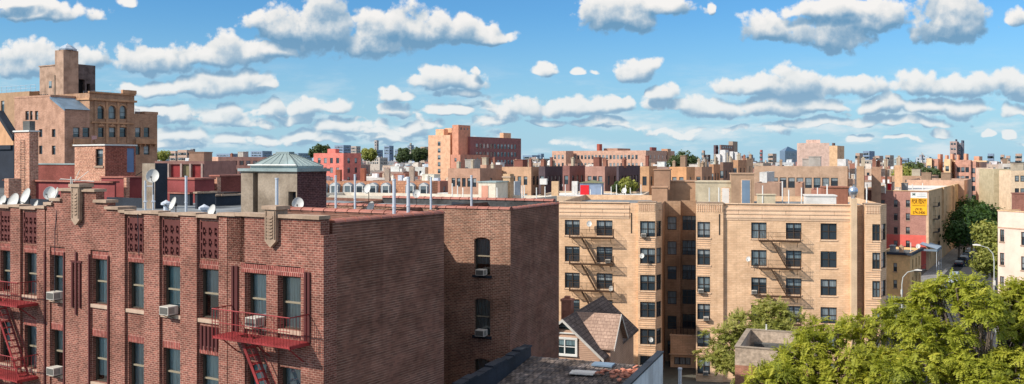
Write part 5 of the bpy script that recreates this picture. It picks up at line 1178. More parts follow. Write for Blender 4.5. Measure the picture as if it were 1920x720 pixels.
# big flat brick blocks right of centre
block('apartment_building', 'wide tan brick block with square windows behind the ball ventilator', 'building', 1414, 1589, 1606, 312, 205, 22, (196,164,138), fw=(9,2), sw=(1,2), ww=1.5, hw=2.4, pitch=4.6, top=2.6, extras=2, k=.92, roof='maroon')
block('apartment_building', 'lower brown block with dark recesses in front of the wide tan block', 'building', 1415, 1462, 1492, 343, 150, 20, (184,148,126), fw=(2,1), sw=(4,1), ww=.9, hw=1.8, top=3.2, extras=False, k=.9)
block('apartment_building', 'small brown block with dark recessed flank left of the ball ventilator', 'building', 1491, 1504, 1528, 343, 152, 20, (196,150,124), sw=(4,1), ww=.9, hw=1.8, top=3.2, extras=False, k=.9)
block('apartment_building', 'low reddish brick roof block right before the ball ventilator', 'building', 1521, 1575, 1590, 356, 150, 20, (196,136,114), fw=None, extras=False, k=.85)
block('apartment_building', 'brick block with dark gaps behind the ball ventilator', 'building', 1606, 1620, 1634, 312, 200, 22, (206,166,130), sw=(1,2), group=None)
block('apartment_building', 'tan brick block with a sloping shadow right of the ball ventilator', 'building', 1634, 1652, 1662, 313, 204, 22, (200,158,130), sw=(1,2))
block('apartment_building', 'grey-green flanked block at the end of the tan terrace', 'building', 1660, 1664, 1678, 313, 208, 22, (200,158,130), sw=(1,2))
block('apartment_building', 'short tan block with red roof edge left of the green park trees', 'building', 1678, 1692, 1704, 310, 230, 22, (226,180,140), roof='maroon')
# white boxy roof houses
for (a,b,c,yt,Y,rgb,lab) in ((1424,1438,1452,323,160,(236,232,226),'white and blue roof house on the brown block'),(1570,1586,1590,298,330,(240,236,232),'white box roof house below the tan tower'),(1603,1610,1614,300,340,(236,232,226),'small white roof house right of the tan tower')):
    block('roof_house', lab, 'building', a, b, c, yt, Y, 22, rgb, extras=False, par=.1)
# skyline landmarks
sc, sf = compound('school_building', 'long pale pink institutional building with red roof turret on the skyline', 'building', 1211, 560, 31)
SCH = wallmat((216,172,148),'plain',.92)
sub(sc, sf, 1062, 1211, 1265, 282, 560, 31, SCH, fw=(18,2), sw=(6,2), ww=1.5, hw=2.6, pitch=5, top=2.8, pane='pane_bright'); sub(sc, sf, 1035, 1061, 1075, 283, 575, 31, SCH, fw=(3,2), ww=1.5, hw=2.6, pitch=5, top=2.5, pane='pane_bright')
sub(sc, sf, 1119, 1124, 1129, 270, 590, 31, wallmat((180,96,80)), name='roof_turret'); sub(sc, sf, 1132, 1158, 1182, 278, 590, 31, wallmat((190,150,128))); sub(sc, sf, 1218, 1222, 1231, 276, 590, 31, wallmat((150,96,92))); sub(sc, sf, 1240, 1252, 1258, 279, 590, 31, wallmat((206,160,130)))
mt, mf = compound('office_tower', 'dark modern block with lighter top storey on the skyline, right of centre', 'building', 1352, 900, 31)
sub(mt, mf, 1338, 1342, 1398, 272, 900, 31, wallmat((120,100,104)), sw=(12,3), ww=3, hw=1.8, top=2, pitch=4.5); sub(mt, mf, 1366, 1374, 1383, 265, 930, 31, wallmat((190,166,146))); sub(mt, mf, 1349, 1352, 1376, 271.5, 890, 31, wallmat((166,132,120)), sw=(5,1), ww=4)
wt, wf = compound('apartment_building', 'cluster of white roof boxes in front of the dark modern block', 'building', 1358, 620, 31)
for a,b,c,yt in ((1340,1350,1352,289),(1350,1360,1366,281),(1368,1374,1377,284),(1376,1383,1386,285)): sub(wt, wf, a, b, c, yt, 620, 31, wallmat((242,238,234)))
pt, pf2 = compound('apartment_tower', 'big blank pink tower with stepped shoulders on the right skyline', 'building', 1555, 520, 12)
PNK = wallmat((230,196,178),'plain',.92); sub(pt, pf2, 1497, 1555, 1562, 268, 520, 12, PNK); sub(pt, pf2, 1514, 1538, 1541, 262, 524, 12, PNK)
tt, tf = compound('apartment_tower', 'slim tan tower with dark flank right of the pink tower', 'building', 1570, 420, 31)
sub(tt, tf, 1555, 1570, 1583, 273, 420, 31, wallmat((226,186,146),'plain',.95), sw=(1,5), name='tower'); sub(tt, tf, 1560, 1563, 1566, 268, 425, 31, wallmat((120,100,96)), name='roof_tank')
gl, gf = compound('office_building', 'blue glass building with pointed roof left of the pink tower', 'building', 1470, 800, 31)
BG = m_plain('blue_glass', S(112,132,152), rough=.4, stain=.1); o, W, Lg, z1 = sub(gl, gf, 1462, 1472, 1498, 283, 800, 31, BG, sw=(9,2), ww=2.2, hw=2.2, top=2, pitch=4); MB().poly([(-W,0,z1),(0,0,z1),(-W*.3,Lg*.3,z1+4.2)]).poly([(0,0,z1),(0,Lg,z1),(-W*.3,Lg*.3,z1+4.2)]).poly([(0,Lg,z1),(-W,Lg,z1),(-W*.3,Lg*.3,z1+4.2)]).poly([(-W,Lg,z1),(-W,0,z1),(-W*.3,Lg*.3,z1+4.2)]).build('pointed_roof', BG, o)
# big old apartment house on the right with crown of stacks, towers behind
oa, of = compound('apartment_building', 'large rose brick apartment house with pale quoins and roof stacks at right', 'building', 1792, 330, 31)
ROSE = m_brick('rose_brick', S(222,158,138,.9), S(206,140,120,.9), S(226,180,156,.9), bw=.6, bh=.2, ms=.04, stain=.3, bump=.1, var=.1); CRM = wallmat((246,206,160),'plain',.95)
for a,b,c,yt in ((1737,1747,1750,297),(1749,1759,1765,298),(1770,1782,1792,298),(1791,1820,1822,300),(1820,1830,1850,302)): sub(oa, of, a, b, c, yt, 330, 31, CRM if a in (1737,1770) else ROSE, fw=(1 if b-a < 15 else 3,5), sw=(2,5) if c-b > 6 else None, ww=1.2, hw=1.9, top=2.6)
for a,b,c,yt in ((1758,1763,1768,289),(1772,1776,1779,291),(1782,1786,1790,288),(1794,1797,1800,290),(1807,1812,1816,288),(1826,1836,1842,293)): sub(oa, of, a, b, c, yt, 338, 31, wallmat((226,170,140),'plain',.9), name='roof_stack')
sub(oa, of, 1778, 1850, 1852, 301, 329, 31, CRM, z0=zat(303.5,329), name='cornice')
tw, twf = compound('apartment_tower', 'twin grey-brown towers with blue flank rising behind the rose apartment house', 'building', 1806, 900, 31)
sub(tw, twf, 1781, 1794, 1798, 265, 900, 31, wallmat((200,170,160)), fw=(2,4), ww=2, hw=2, pitch=5, name='tower'); sub(tw, twf, 1796, 1806, 1817, 268, 905, 31, wallmat((176,166,172)), fw=(2,4), sw=(3,5), ww=1.8, hw=2, pitch=4.5, name='tower'); sub(tw, twf, 1791, 1793, 1795, 261, 905, 31, wallmat((110,116,130)), name='roof_tank'); sub(tw, twf, 1802, 1805, 1808, 263, 905, 31, wallmat((110,116,130)), name='roof_tank')
block('office_building', 'small dark block with white top on the skyline left of the rose apartment house', 'building', 1726, 1728, 1744, 290, 800, 31, (190,196,206), sw=(3,3), ww=3, hw=2)
# pale buildings at the right edge
block('apartment_building', 'cream ornate apartment front beside a blank grey-green wall, right edge', 'building', 1839, 1862, 1866, 315, 260, 20, (236,204,178), fw=(3,6), pitch=3.3, k=.95, extras=False)
block('apartment_building', 'tall blank grey-green wall with one column of small windows, right edge', 'building', 1864, 1899, 1904, 317, 248, 12, (200,184,150), fw=None, k=.95, extras=False, length=14)
fr = Frame(1899,248,12); 
block('apartment_building', 'cream block with iron balconies cut by the right edge, above the pink building', 'building', 1896, 1960, 1962, 320, 235, 12, (240,210,176), fw=(5,6), k=.95, pitch=3.3)
block('apartment_building', 'white topped block far behind the cream fronts at the right edge', 'building', 1880, 1906, 1910, 307, 330, 20, (236,226,214), fw=(4,2))
block('apartment_building', 'low tan blank wall behind the sign building, left of the street trees', 'building', 1700, 1808, 1822, 338, 262, 31, (206,166,140), fw=(3,1), sw=(1,2), hw=2.2, ww=1.6, top=3.5, extras=2, k=.9)
block('apartment_building', 'wide low brown block with chimney behind the sign building', 'building', 1672, 1745, 1760, 330, 300, 31, (200,160,130), fw=(4,1), extras=2)
# ================================================================== street corner at right
GF = Frame(1741, 202.0, 31.0); gz = GF.zf(1741, 359); 
sg = fthing('apartment_building', 'brick corner building carrying a big yellow rental sign', 'building', GF)
gx0 = GF.fx(1600); gl_ = GF.fy(1803)
def gw(a,b,c,d): return (GF.fx(a)-gx0, GF.fx(b)-gx0, GF.zf((a+b)/2,d), GF.zf((a+b)/2,c))
fo = [gw(a,b,c,c+13) for a,b in ((1676,1683),(1698.5,1706)) for c in (375,400,425.5,451)] + [gw(1652,1659,c,c+13) for c in (375,400)]
sops = []
nb_ = 9
for i in range(nb_):
    for r in range(5): y = gl_*(.04 + .95*i/nb_); sops.append((y+.4, y+1.5, gz-3.6-3.0*r, gz-1.7-3.0*r))
MAU = m_brick('mauve_brick', S(190,136,122,.9), S(172,120,108,.9), S(206,160,144,.9), bw=.4, bh=.14, ms=.02, stain=.2, bump=.1, var=.12)
TANS = wallmat((226,186,142),'plain',.9)
mb = MB(); mb.wall((gx0,0),(1,0),-gx0,0,gz,fo,.25); mb.wall((gx0,gl_),(0,-1),gl_,0,gz); mb.wall((0,gl_),(-1,0),-gx0,0,gz); mb.build('front_wall', MAU, sg)
mb = MB(); mb.wall((0,0),(0,1),gl_,0,gz,sops,.25)
mb.build('side_wall', TANS, sg)
for k, yy in enumerate((gl_*.335, gl_*.66)): MB().box(0,.5,yy,yy+1.5,gz-8,gz+.3).build('pier', TANS, sg)
MB().poly([(gx0,0,gz-.5),(0,0,gz-.5),(0,gl_,gz-.5),(gx0,gl_,gz-.5)]).build('roof', M['roof_white'], sg)
cap(sg, gx0, 0, 0, gl_, gz, wallmat((240,200,150)), .15, .1, .35)
windows(sg, (gx0,0),(1,0),fo,dep=.25,style='double',pane='pane_bright',sill='limestone',frame='frame_bronze'); windows(sg, (0,0),(0,1),sops,dep=.25,style='far')
MB().wall((GF.fx(1655),-.015),(1,0),-GF.fx(1655),0,GF.zf(1700,440),[(q[0]+gx0-GF.fx(1655),q[1]+gx0-GF.fx(1655),q[2],q[3]) for q in fo if q[2] < GF.zf(1700,440)],.02).build('painted_base', m_plain('coral_paint', S(226,108,96), stain=.15), sg)
MB().box(-.5,.03,-.05,.02,0,gz-.3).build('corner_quoin', wallmat((240,200,166)), sg)
for r in range(4):
    yy = gl_*.10; z = gz-3.75-3.0*r; mb = MB(); mb.box(0,1.1,yy,yy+4.2,z,z+.08)
    for k in range(15): mb.box(1.05,1.1,yy+.3*k,yy+.3*k+.05,z,z+.95)
    mb.box(1.04,1.11,yy,yy+4.2,z+.9,z+.96); mb.box(0,1.1,yy,yy+.05,z+.9,z+.95); mb.build('iron_balcony', M['dark_metal'], sg)
for a,b,yt,Y,rgb in ((1664,1671,345,208,(214,40,48)),(1672,1676,342,209,(206,190,170)),(1690,1703,344,216,(150,150,150)),(1679,1688,352,206,(236,224,210)),(1650,1662,350,207,(232,214,196))):
    d0 = Vector((ray(a)*Y,Y,0))-GF.o; d1 = Vector((ray(b)*Y,Y,0))-GF.o; x0, x1, y0 = d0.dot(GF.lx), d1.dot(GF.lx), d0.dot(GF.ly); MB().box(x0,x0+abs(x1-x0)*.9,y0,y0+1.6,gz-.5,zat(yt,Y)).box(x0-.1,x0+abs(x1-x0)*.9+.1,y0-.1,y0+1.7,zat(yt,Y)+.003,zat(yt,Y)+.12).build('roof_bulkhead', wallmat(rgb), sg)
for px, Y in ((1626,203),(1646,206),(1660,204),(1711,204),(1730,212)): d0 = Vector((ray(px)*Y,Y,0))-GF.o; pipe(sg, d0.dot(GF.lx), d0.dot(GF.ly), gz-.5, gz+1.6, .1, 'white_paint')
# the sign
sx0, sx1 = GF.fx(1707.5), GF.fx(1738.5); sz1, sz0 = GF.zf(1723,360.5), GF.zf(1723,403); szm = GF.zf(1723,371.5); sW = sx1-sx0
sign = thing('rental_sign', 'big yellow and white rental sign high on the brick corner building', 'sign', GF.w(sx0,-.12,sz0), -GF.a)
MB().box(0,sW,0,.1,0,sz1-sz0).build('board', M['white_paint'], sign)
MB().box(0,sW,-.012,-.002,0,szm-sz0).build('yellow_panel', m_plain('yellow_paint', S(252,186,42,.95), stain=.08), sign)
INK = m_plain('sign_ink', S(96,58,20), stain=0); GREY = m_plain('sign_grey', S(120,140,160), stain=0); GRN = m_plain('sign_green', S(80,104,100), stain=0)
def text(parent, body, x, z, size, mat, width=None, y=-.016, name='lettering', bold=.0):
    cu_ = bpy.data.curves.new(name, 'FONT'); cu_.body = body; cu_.size = size; cu_.align_x = 'CENTER'; cu_.align_y = 'CENTER'; cu_.offset = bold; cu_.extrude = .002
    tmp = bpy.data.objects.new('tmp', cu_); col.objects.link(tmp); bpy.context.view_layer.update()
    me = bpy.data.meshes.new_from_object(tmp.evaluated_get(bpy.context.evaluated_depsgraph_get())); bpy.data.objects.remove(tmp); bpy.data.curves.remove(cu_)
    me.name = name; me.materials.clear(); me.materials.append(mat); o = bpy.data.objects.new(name, me); col.objects.link(o); o.parent = parent
    w0 = max(v.co.x for v in me.vertices)-min(v.co.x for v in me.vertices); sx = width/w0 if width else 1
    o.location = (x, y, z); o.rotation_euler = (math.pi/2,0,0); o.scale = (sx,1,1); return o
H_ = sz1-sz0; Hy = szm-sz0
text(sign, 'APARTMENTS', sW/2, Hy*.905, .62, INK, sW*.86, bold=.012); text(sign, 'FOR RENT', sW/2, Hy*.765, 1.0, INK, sW*.86, bold=.03)
text(sign, 'NO FEE', sW/2, Hy*.535, .5, INK, sW*.8, bold=.01) if False else None
MB().box(sW*.1,sW*.9,-.02,-.013,Hy*.535,Hy*.565).build('rule', INK, sign); MB().box(sW*.1,sW*.9,-.02,-.013,Hy*.64,Hy*.655).build('rule', INK, sign)
text(sign, '(919)', sW/2, Hy*.325, .78, INK, sW*.42, bold=.02); text(sign, '574-5400', sW/2, Hy*.13, .82, INK, sW*.76, bold=.025)
text(sign, 'M', sW*.2, Hy + (H_-Hy)*.62, .85, GRN, bold=.02); MB().box(sW*.38,sW*.92,-.006,-.003,Hy+(H_-Hy)*.30,Hy+(H_-Hy)*.36).build('rule', GREY, sign); MB().box(sW*.38,sW*.92,-.006,-.003,Hy+(H_-Hy)*.68,Hy+(H_-Hy)*.71).build('rule', GREY, sign)
# small yellow corner building
YF = Frame(1706.5, 158.0, 33.0); yz = YF.zf(1706, 475); yh = fthing('corner_shop', 'small yellow three-storey corner building with dark cornice and shop sign', 'building', YF)
yx0 = YF.fx(1650); yl = YF.fy(1727)
fo = [(YF.fx(1675)-yx0, YF.fx(1682)-yx0, YF.zf(1678,d), YF.zf(1678,c)) for c,d in ((493,509),(525,540))]
so = [(yl*f, yl*f+1.0, z-1.7, z) for f in (.2,.5,.78) for z in (yz-1.3, yz-4.4)]
mb = MB(); r = shell(mb, yx0, 0, 0, yl, 0, yz, fo, so, .2, .4); mb.build('wall', wallmat((244,196,138),'plain',.95), yh); MB().poly(r).build('roof', M['tar_grey'], yh)
windows(yh, (yx0,0),(1,0),fo,dep=.2,style='single',pane='pane_bright',sill='limestone'); windows(yh, (0,0),(0,1),so,dep=.2,style='single')
mb = MB(); mb.box(yx0-.1,.45,-.45,.02,yz-.35,yz+.08); mb.box(.02,.45,.02,yl+.1,yz-.35,yz+.08); mb.build('cornice', M['tar'], yh)
MB().box(0,1.3,yl*.35,yl*.75,yz-3.6,yz-3.5).tube([(1.25,yl*.35,yz-3.5),(1.25,yl*.35,yz-2.6),(1.25,yl*.75,yz-2.6),(1.25,yl*.75,yz-3.5)],.04,4).build('iron_balcony', M['dark_metal'], yh)
s0, s1 = YF.fx(1650,-.6), YF.fx(1688.5,-.6); zz0, zz1 = YF.zf(1675,567), YF.zf(1675,555)
fs = MB().box(s0,s1,-.6,-.002,zz0,zz1).build('shop_sign', M['white_paint'], yh); MB().box(s0-.02,s1+.02,-.7,-.002,zz0-.42,zz0-.004).build('sign_awning', m_plain('amber_awning', S(248,176,30), stain=.1), fs); MB().box(s0+.3,s1-1.0,-.612,-.602,zz0+.55,zz0+.66).build('sign_stripe', m_plain('pink_stripe', S(226,150,160), stain=0), fs)
chimney(yh, YF.fx(1690,2), 2, yz-.4, yz+1.0, .7, wallmat((206,170,140))); pipe(yh, -1.2, yl*.7, yz-.4, yz+1.2, .07, 'white_paint'); bulkhead(yh, YF.fx(1668,3), YF.fx(1676,3), 3, 5, yz-.4, yz+.8, wallmat((150,150,150)))
dish(1722, 462, 160, -40, 'satellite dish on the roof edge of the small yellow corner building', 1.4)
# awning building beyond it
AF = Frame(1757, 196.0, 31); aw = fthing('shop_awning', 'grey-blue sloping metal awning along the pavement beside the sign building', 'awning', AF)
MB().poly([(-3.5,0,6.2),(0,0,5.2),(0,9,5.2),(-3.5,9,6.2)]).poly([(-3.5,0,6.1),(0,0,5.1),(0,9,5.1),(-3.5,9,6.1)][::-1]).build('canopy', m_plain('awning_metal', S(150,166,182), stain=.2), aw); MB().box(-.08,0,0,9,4.6,5.199).box(-3.5,-.081,0,.06,4.7,5.15).build('valance', m_plain('awning_trim', S(120,136,150), stain=.2), aw)
for y in (.2,4.5,8.8): MB().tube([(-.1,y,0),(-.1,y,5.1)],.06,6).build('leg', M['steel'], aw)
# pink building at the right edge
KF = Frame(1871, 116.0, 31); kz = zat(397,116.0); kf = Frame(1871,118.0,66)
pk = fthing('apartment_building', 'pale pink flat-fronted building cut by the right edge of the picture', 'building', kf)
kW = kf.fx(1975)
def kz_(px, py): return kf.zf(px, py)
fo = [(max(kf.fx(1872.5),.3), kf.fx(1883), kz_(1878,y1), kz_(1878,y0)) for y0, y1 in ((430,453),(474,497),(518,542),(562,586))] + [(kf.fx(1914.5), kf.fx(1928), kz_(1920,y1), kz_(1920,y0)) for y0, y1 in ((435,460),(481,507),(527,553))]
PKW = m_plain('pale_pink_stucco', S(244,214,196,.95), grain=.06, stain=.15)
wing(pk, kf, 0, kW, 0, 14, 0, kz, PKW, 'roof_white', fo=fo, style='double', pane='pane_bright', sill='limestone', par=.4)
MB().box(-.03,kW,-.06,-.002,kz-2.2,kz-2.05).build('string_course', wallmat((226,186,160)), pk); cap(pk, 0, kW, 0, 14, kz, wallmat((246,206,160)), .12, .08, .3)
bulkhead(pk, kf.fx(1897,4), kf.fx(1960,4), 4, 10, kz-.4, kf.z(363,kf.fx(1897,4),4), wallmat((150,104,92),'brick'))
# ---------------------------------------------------------------- street lamps
def lamp(px, ytop, Y, rz, label, hgt=None):
    p = P(px, ytop, Y); t = thing('street_lamp', label, 'street lamp', (p.x,p.y,0), rz, 'curved-arm street lamps'); h = p.z
    MB().tube([(0,0,0),(0,0,h*.5),(0,0,h-2.2)], [.10,.08,.065], 8).box(-.2,.2,-.2,.2,0,.5).build('pole', m_plain('lamp_grey', S(196,202,200), stain=.15) if 'lamp_grey' not in bpy.data.materials else bpy.data.materials['lamp_grey'], t)
    MB().tube([(0,0,h-2.2),(-.15,0,h-1.1),(-.8,0,h-.3),(-1.8,0,h)], [.08,.07,.06,.05], 6).build('arm', bpy.data.materials['lamp_grey'], t)
    MB().extr([(-1.7,-.16,h-.06),(-2.7,-.13,h-.02),(-2.75,-.1,h+.1),(-2.2,-.14,h+.2),(-1.7,-.12,h+.1)], (0,.3,0)).build('lamp_head', M['white_paint'], t)
    MB().box(-.16,.16,-.2,-.1,h*.55,h*.55+.7).build('signal_box', M['white_paint'], t); return t
lamp(1864, 461, 128, -.4, 'tall curved-arm street lamp standing left of the pale pink building')
t = lamp(1691, 506, 135, 2.8, 'curved-arm street lamp in front of the small yellow corner building')
# ---------------------------------------------------------------- roads, pavements, cars
AVN = Frame(1741, 202.0, 31.0)
def strip(x0, x1, y0, y1, z, mat, name, fr=AVN, h=0):
    mb = MB()
    if h: mb.box(x0,x1,y0,y1,-.05,h)
    else: mb.poly([(x0,y0,z),(x1,y0,z),(x1,y1,z),(x0,y1,z)])
    o = mb.build(name, mat); o.location = fr.o; o.rotation_euler = (0,0,-fr.a); return tag(o, kind='structure')
strip(4, 16, -150, 500, .004, M['asphalt'], 'road'); strip(.05, 3.9, -20, 480, 0, M['pavement'], 'pavement', h=.13); strip(16.1, 20, -88, 480, 0, M['pavement'], 'pavement', h=.13)
strip(-80, 4, -34, -22, .008, M['asphalt'], 'side_road'); strip(-80, 3.9, -21.9, -20.1, 0, M['pavement'], 'pavement', h=.13)
for k in range(40): pass
mb = MB()
for k in range(60): mb.poly([(9.92,-140+k*8,.012),(10.08,-140+k*8,.012),(10.08,-137+k*8,.012),(9.92,-137+k*8,.012)])
o = mb.build('road_marking', M['line_white']); o.location = AVN.o; o.rotation_euler = (0,0,-AVN.a); tag(o, kind='structure')
CARP = {}
def paint(rgb):
    if rgb not in CARP: CARP[rgb] = m_plain('car_paint_%02x%02x%02x' % rgb, S(*rgb), rough=.22, stain=.06, metal=.1, spec=.6)
    return CARP[rgb]
def car(x, y, rgb, label, van=False, fr=AVN, flip=False):
    t = thing('parked_van' if van else 'parked_car', label, 'van' if van else 'car', fr.w(x,y), -fr.a + (math.pi if flip else 0), 'cars along the avenue')
    if van: prof = [(-2.3,.35),(-2.35,1.9),(-2.2,2.05),(1.0,2.05),(1.7,1.35),(2.4,1.1),(2.45,.35)]; cab = [(.95,1.98),(1.62,1.36),(.75,1.36),(.75,1.98)]
    else: prof = [(-2.2,.35),(-2.25,.85),(-2.1,1.0),(-1.6,1.02),(-1.05,1.42),(.35,1.45),(1.1,1.0),(2.0,.85),(2.2,.6),(2.2,.35)]; cab = [(-1.45,1.05),(-1.0,1.38),(.3,1.40),(.98,1.03)]
    w_ = .88; mb = MB(); k = len(prof)
    wd = lambda z: w_*(1 - max(0, z-1.0)*.22)
    Lf = [(-wd(z), yy, z) for yy, z in prof]; Rt = [(wd(z), yy, z) for yy, z in prof]
    mb.poly(Lf); mb.poly(Rt[::-1])
    for i in range(k): j = (i+1) % k; mb.poly([Lf[i],Rt[i],Rt[j],Lf[j]])
    b = mb.build('body', paint(rgb), t)
    mb = MB()
    for s_ in (-1,1): mb.poly([(s_*(wd(z)+.006), yy, z) for yy, z in cab])
    mb.build('side_window', M['pane'], b)
    ws = ((.42,1.38),(1.02,1.05)) if not van else ((1.06,1.98),(1.64,1.42)); rw = ((-1.12,1.36),(-1.55,1.06)) if not van else ((-2.36,1.3),(-2.33,1.85))
    for nm, ((ya,za_),(yb,zb_)), off in (('windscreen',ws,.012),('rear_window',rw,.012)):
        MB().poly([(-.72,ya,za_+off),(.72,ya,za_+off),(.76,yb,zb_+off+.0),(-.76,yb,zb_+off)]).build(nm, M['pane'], b)
    for sx in (-1,1):
        for yy in (-1.35,1.4):
            wv = MB(); K = 12; wv.extr([(sx*.92, yy+.33*math.cos(2*math.pi*q/K), .33+.33*math.sin(2*math.pi*q/K)) for q in range(K)], (-sx*.2,0,0)); o_ = wv.build('wheel', M['tar'], t)
            MB().extr([(sx*.935, yy+.19*math.cos(2*math.pi*q/K), .33+.19*math.sin(2*math.pi*q/K)) for q in range(K)], (-sx*.02,0,0)).build('rim', M['steel'], o_)
    for sx in (-.62,.62):
        MB().box(sx-.16,sx+.16,2.19 if not van else 2.42,2.23 if not van else 2.46,.62,.78).build('headlight', M['white_paint'], t); MB().box(sx-.14,sx+.14,-2.28 if not van else -2.37,-2.24 if not van else -2.33,.72,.88).build('tail_light', M['fire_red'], t)
    return t
vx, vy = (lambda d: (d.dot(AVN.lx), d.dot(AVN.ly)))(Vector((ray(1789)*181,181,0))-AVN.o)
car(vx, vy, (196,206,216), 'pale silver van on the avenue just above the big tree', van=True, flip=True)
cx2, cy2 = (lambda d: (d.dot(AVN.lx), d.dot(AVN.ly)))(Vector((ray(1772)*166,166,0))-AVN.o)
car(cx2, cy2, (150,170,186), 'grey-blue car on the corner half hidden by the big tree')
cols_ = [((40,46,60),'dark navy'),((28,30,34),'black'),((150,156,164),'silver'),((60,62,70),'charcoal'),((120,34,38),'dark red'),((200,204,208),'white')]
for i, (x, y, ci) in enumerate([(5.2,12,0),(5.2,18.5,1),(5.2,25,2),(5.2,32,3),(5.2,39,0),(5.2,46,5),(14.9,8,1),(14.9,15,0),(14.9,22,3),(14.9,29,2),(14.9,37,1),(14.9,45,4)]):
    side = 'left kerb of the avenue' if x < 10 else 'right kerb under the street trees'; nth = ['nearest','second','third','fourth','fifth','sixth'][i % 6]
    car(x, y, cols_[ci][0], '%s car, %s in the row at the %s' % (cols_[ci][1], nth, side))
# ================================================================== trees
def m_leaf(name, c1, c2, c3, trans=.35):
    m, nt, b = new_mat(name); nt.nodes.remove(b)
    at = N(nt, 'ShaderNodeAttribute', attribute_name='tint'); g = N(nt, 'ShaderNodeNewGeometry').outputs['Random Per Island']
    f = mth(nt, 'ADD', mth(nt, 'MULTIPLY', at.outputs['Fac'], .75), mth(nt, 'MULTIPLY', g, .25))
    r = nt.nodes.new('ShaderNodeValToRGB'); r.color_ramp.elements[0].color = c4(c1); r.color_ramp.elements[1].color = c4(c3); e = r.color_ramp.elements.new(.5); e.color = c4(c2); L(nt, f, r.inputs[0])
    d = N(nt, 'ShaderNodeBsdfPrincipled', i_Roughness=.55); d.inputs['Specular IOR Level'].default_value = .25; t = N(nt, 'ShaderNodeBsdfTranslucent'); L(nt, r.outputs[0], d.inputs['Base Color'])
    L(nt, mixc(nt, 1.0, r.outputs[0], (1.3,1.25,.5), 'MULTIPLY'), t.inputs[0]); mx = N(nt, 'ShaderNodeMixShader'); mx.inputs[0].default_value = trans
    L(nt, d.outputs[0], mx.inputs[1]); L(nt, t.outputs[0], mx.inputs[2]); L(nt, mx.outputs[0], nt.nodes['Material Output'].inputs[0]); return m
LEAF_Y = m_leaf('leaf_yellow_green', (.10,.13,.018), (.32,.34,.034), (.58,.53,.08))
LEAF_P = m_leaf('leaf_pale_olive', (.10,.13,.03), (.30,.31,.07), (.46,.43,.13))
LEAF_D = m_leaf('leaf_dark', (.016,.042,.010), (.038,.085,.016), (.085,.13,.025), .25)
LEAF_F = m_leaf('leaf_far', (.04,.065,.03), (.085,.12,.045), (.15,.18,.07), .3)
def quads_obj(name, V, T, mat, parent):
    """V (n,4,3) quads with a tint each, as one mesh"""
    n = len(V); me = bpy.data.meshes.new(name); me.vertices.add(n*4); me.vertices.foreach_set('co', V.reshape(-1)); me.loops.add(n*4); me.loops.foreach_set('vertex_index', np.arange(n*4, dtype=np.int32))
    me.polygons.add(n); me.polygons.foreach_set('loop_start', np.arange(0, n*4, 4, dtype=np.int32)); me.polygons.foreach_set('loop_total', np.full(n, 4, dtype=np.int32))
    a = me.attributes.new('tint', 'FLOAT', 'POINT'); a.data.foreach_set('value', np.repeat(T, 4).astype(np.float32)); me.update(calc_edges=True); me.materials.append(mat)
    o = bpy.data.objects.new(name, me); col.objects.link(o); o.parent = parent; return o
def norm(a): return a / np.maximum(np.linalg.norm(a, axis=-1, keepdims=True), 1e-6)
def rosettes(tips, dirs, tint, k, ln, pairs, lw, droop):
    """whorls of feather-shaped compound leaves round each twig end"""
    n = len(tips); K = n*k
    base = np.repeat(tips, k, 0); d0 = np.repeat(dirs, k, 0)
    rnd = norm(rng.normal(size=(K,3))); side = norm(rnd - (rnd*d0).sum(1, keepdims=True)*d0)
    d = norm(side*rng.uniform(.55,1.1,(K,1)) + d0*rng.uniform(.15,.9,(K,1))); L_ = ln*rng.uniform(.6,1.25,(K,1)); tn = np.repeat(tint, k) + rng.normal(0,.09,K)
    q = []; ts = []
    pos = base.copy(); dd = d.copy(); up = np.array([0,0,1.0])
    for s_ in range(pairs):
        step = L_/pairs; pos = pos + dd*step; dd = norm(dd - up*droop*(1+.5*s_/pairs))
        w = norm(np.cross(dd, up) + 1e-4); nrm_ = norm(np.cross(w, dd)); sc = lw*(1-.45*abs(s_/(pairs-1)-.4))*rng.uniform(.8,1.2,(K,1))
        for sg_ in (-1,1):
            out = norm(w*sg_*.9 + dd*.35 - nrm_*rng.uniform(.05,.6,(K,1))); tip = pos + out*sc; mid = (pos+tip)/2; ww = norm(np.cross(out, nrm_))*sc*.23
            q.append(np.stack([pos, mid+ww, tip, mid-ww], 1)); ts.append(tn)
    return np.concatenate(q), np.concatenate(ts)
def crown_tips(lobes, per, shell_=(.62,1.04), up=.35):
    P_, D_, T_ = [], [], []
    for c, r in lobes:
        n = int(per*r*r); d = norm(rng.normal(size=(n,3))); d = d[(d[:,2] > -.55)]
        rad = r*rng.uniform(*shell_, (len(d),1)); bump = 1 + .16*np.sin(d[:,:1]*5+c[0]) * np.cos(d[:,1:2]*4+c[2]) + .12*np.sin(d[:,2:]*7+c[1])
        p = np.array(c) + d*rad*bump*np.array([1,1,.88]); P_.append(p); D_.append(norm(d + np.array([0,0,up]))); T_.append(.47 + .5*(rad[:,0]/r-.88) + .16*d[:,2] + rng.normal(0,.13,len(d)) + .1*np.sin(p[:,0]*1.3+p[:,2]*1.7))  # leaf tint carries painted shade: darker inside the crown, paler on top
    return np.concatenate(P_), np.concatenate(D_), np.concatenate(T_)
def branch_mesh(mb, a, b, r0, r1, n=5, wob=.12):
    a, b = Vector(a), Vector(b); Ln = (b-a).length; pts = []; rs = []
    for i in range(n+1):
        t = i/n; p = a.lerp(b, t) + Vector((random.uniform(-1,1), random.uniform(-1,1), .5*math.sin(math.pi*t)))*wob*Ln*.25*(0 if i in (0,n) else 1); pts.append(p); rs.append(r0 + (r1-r0)*t)
    mb.tube(pts, rs, 6); return pts
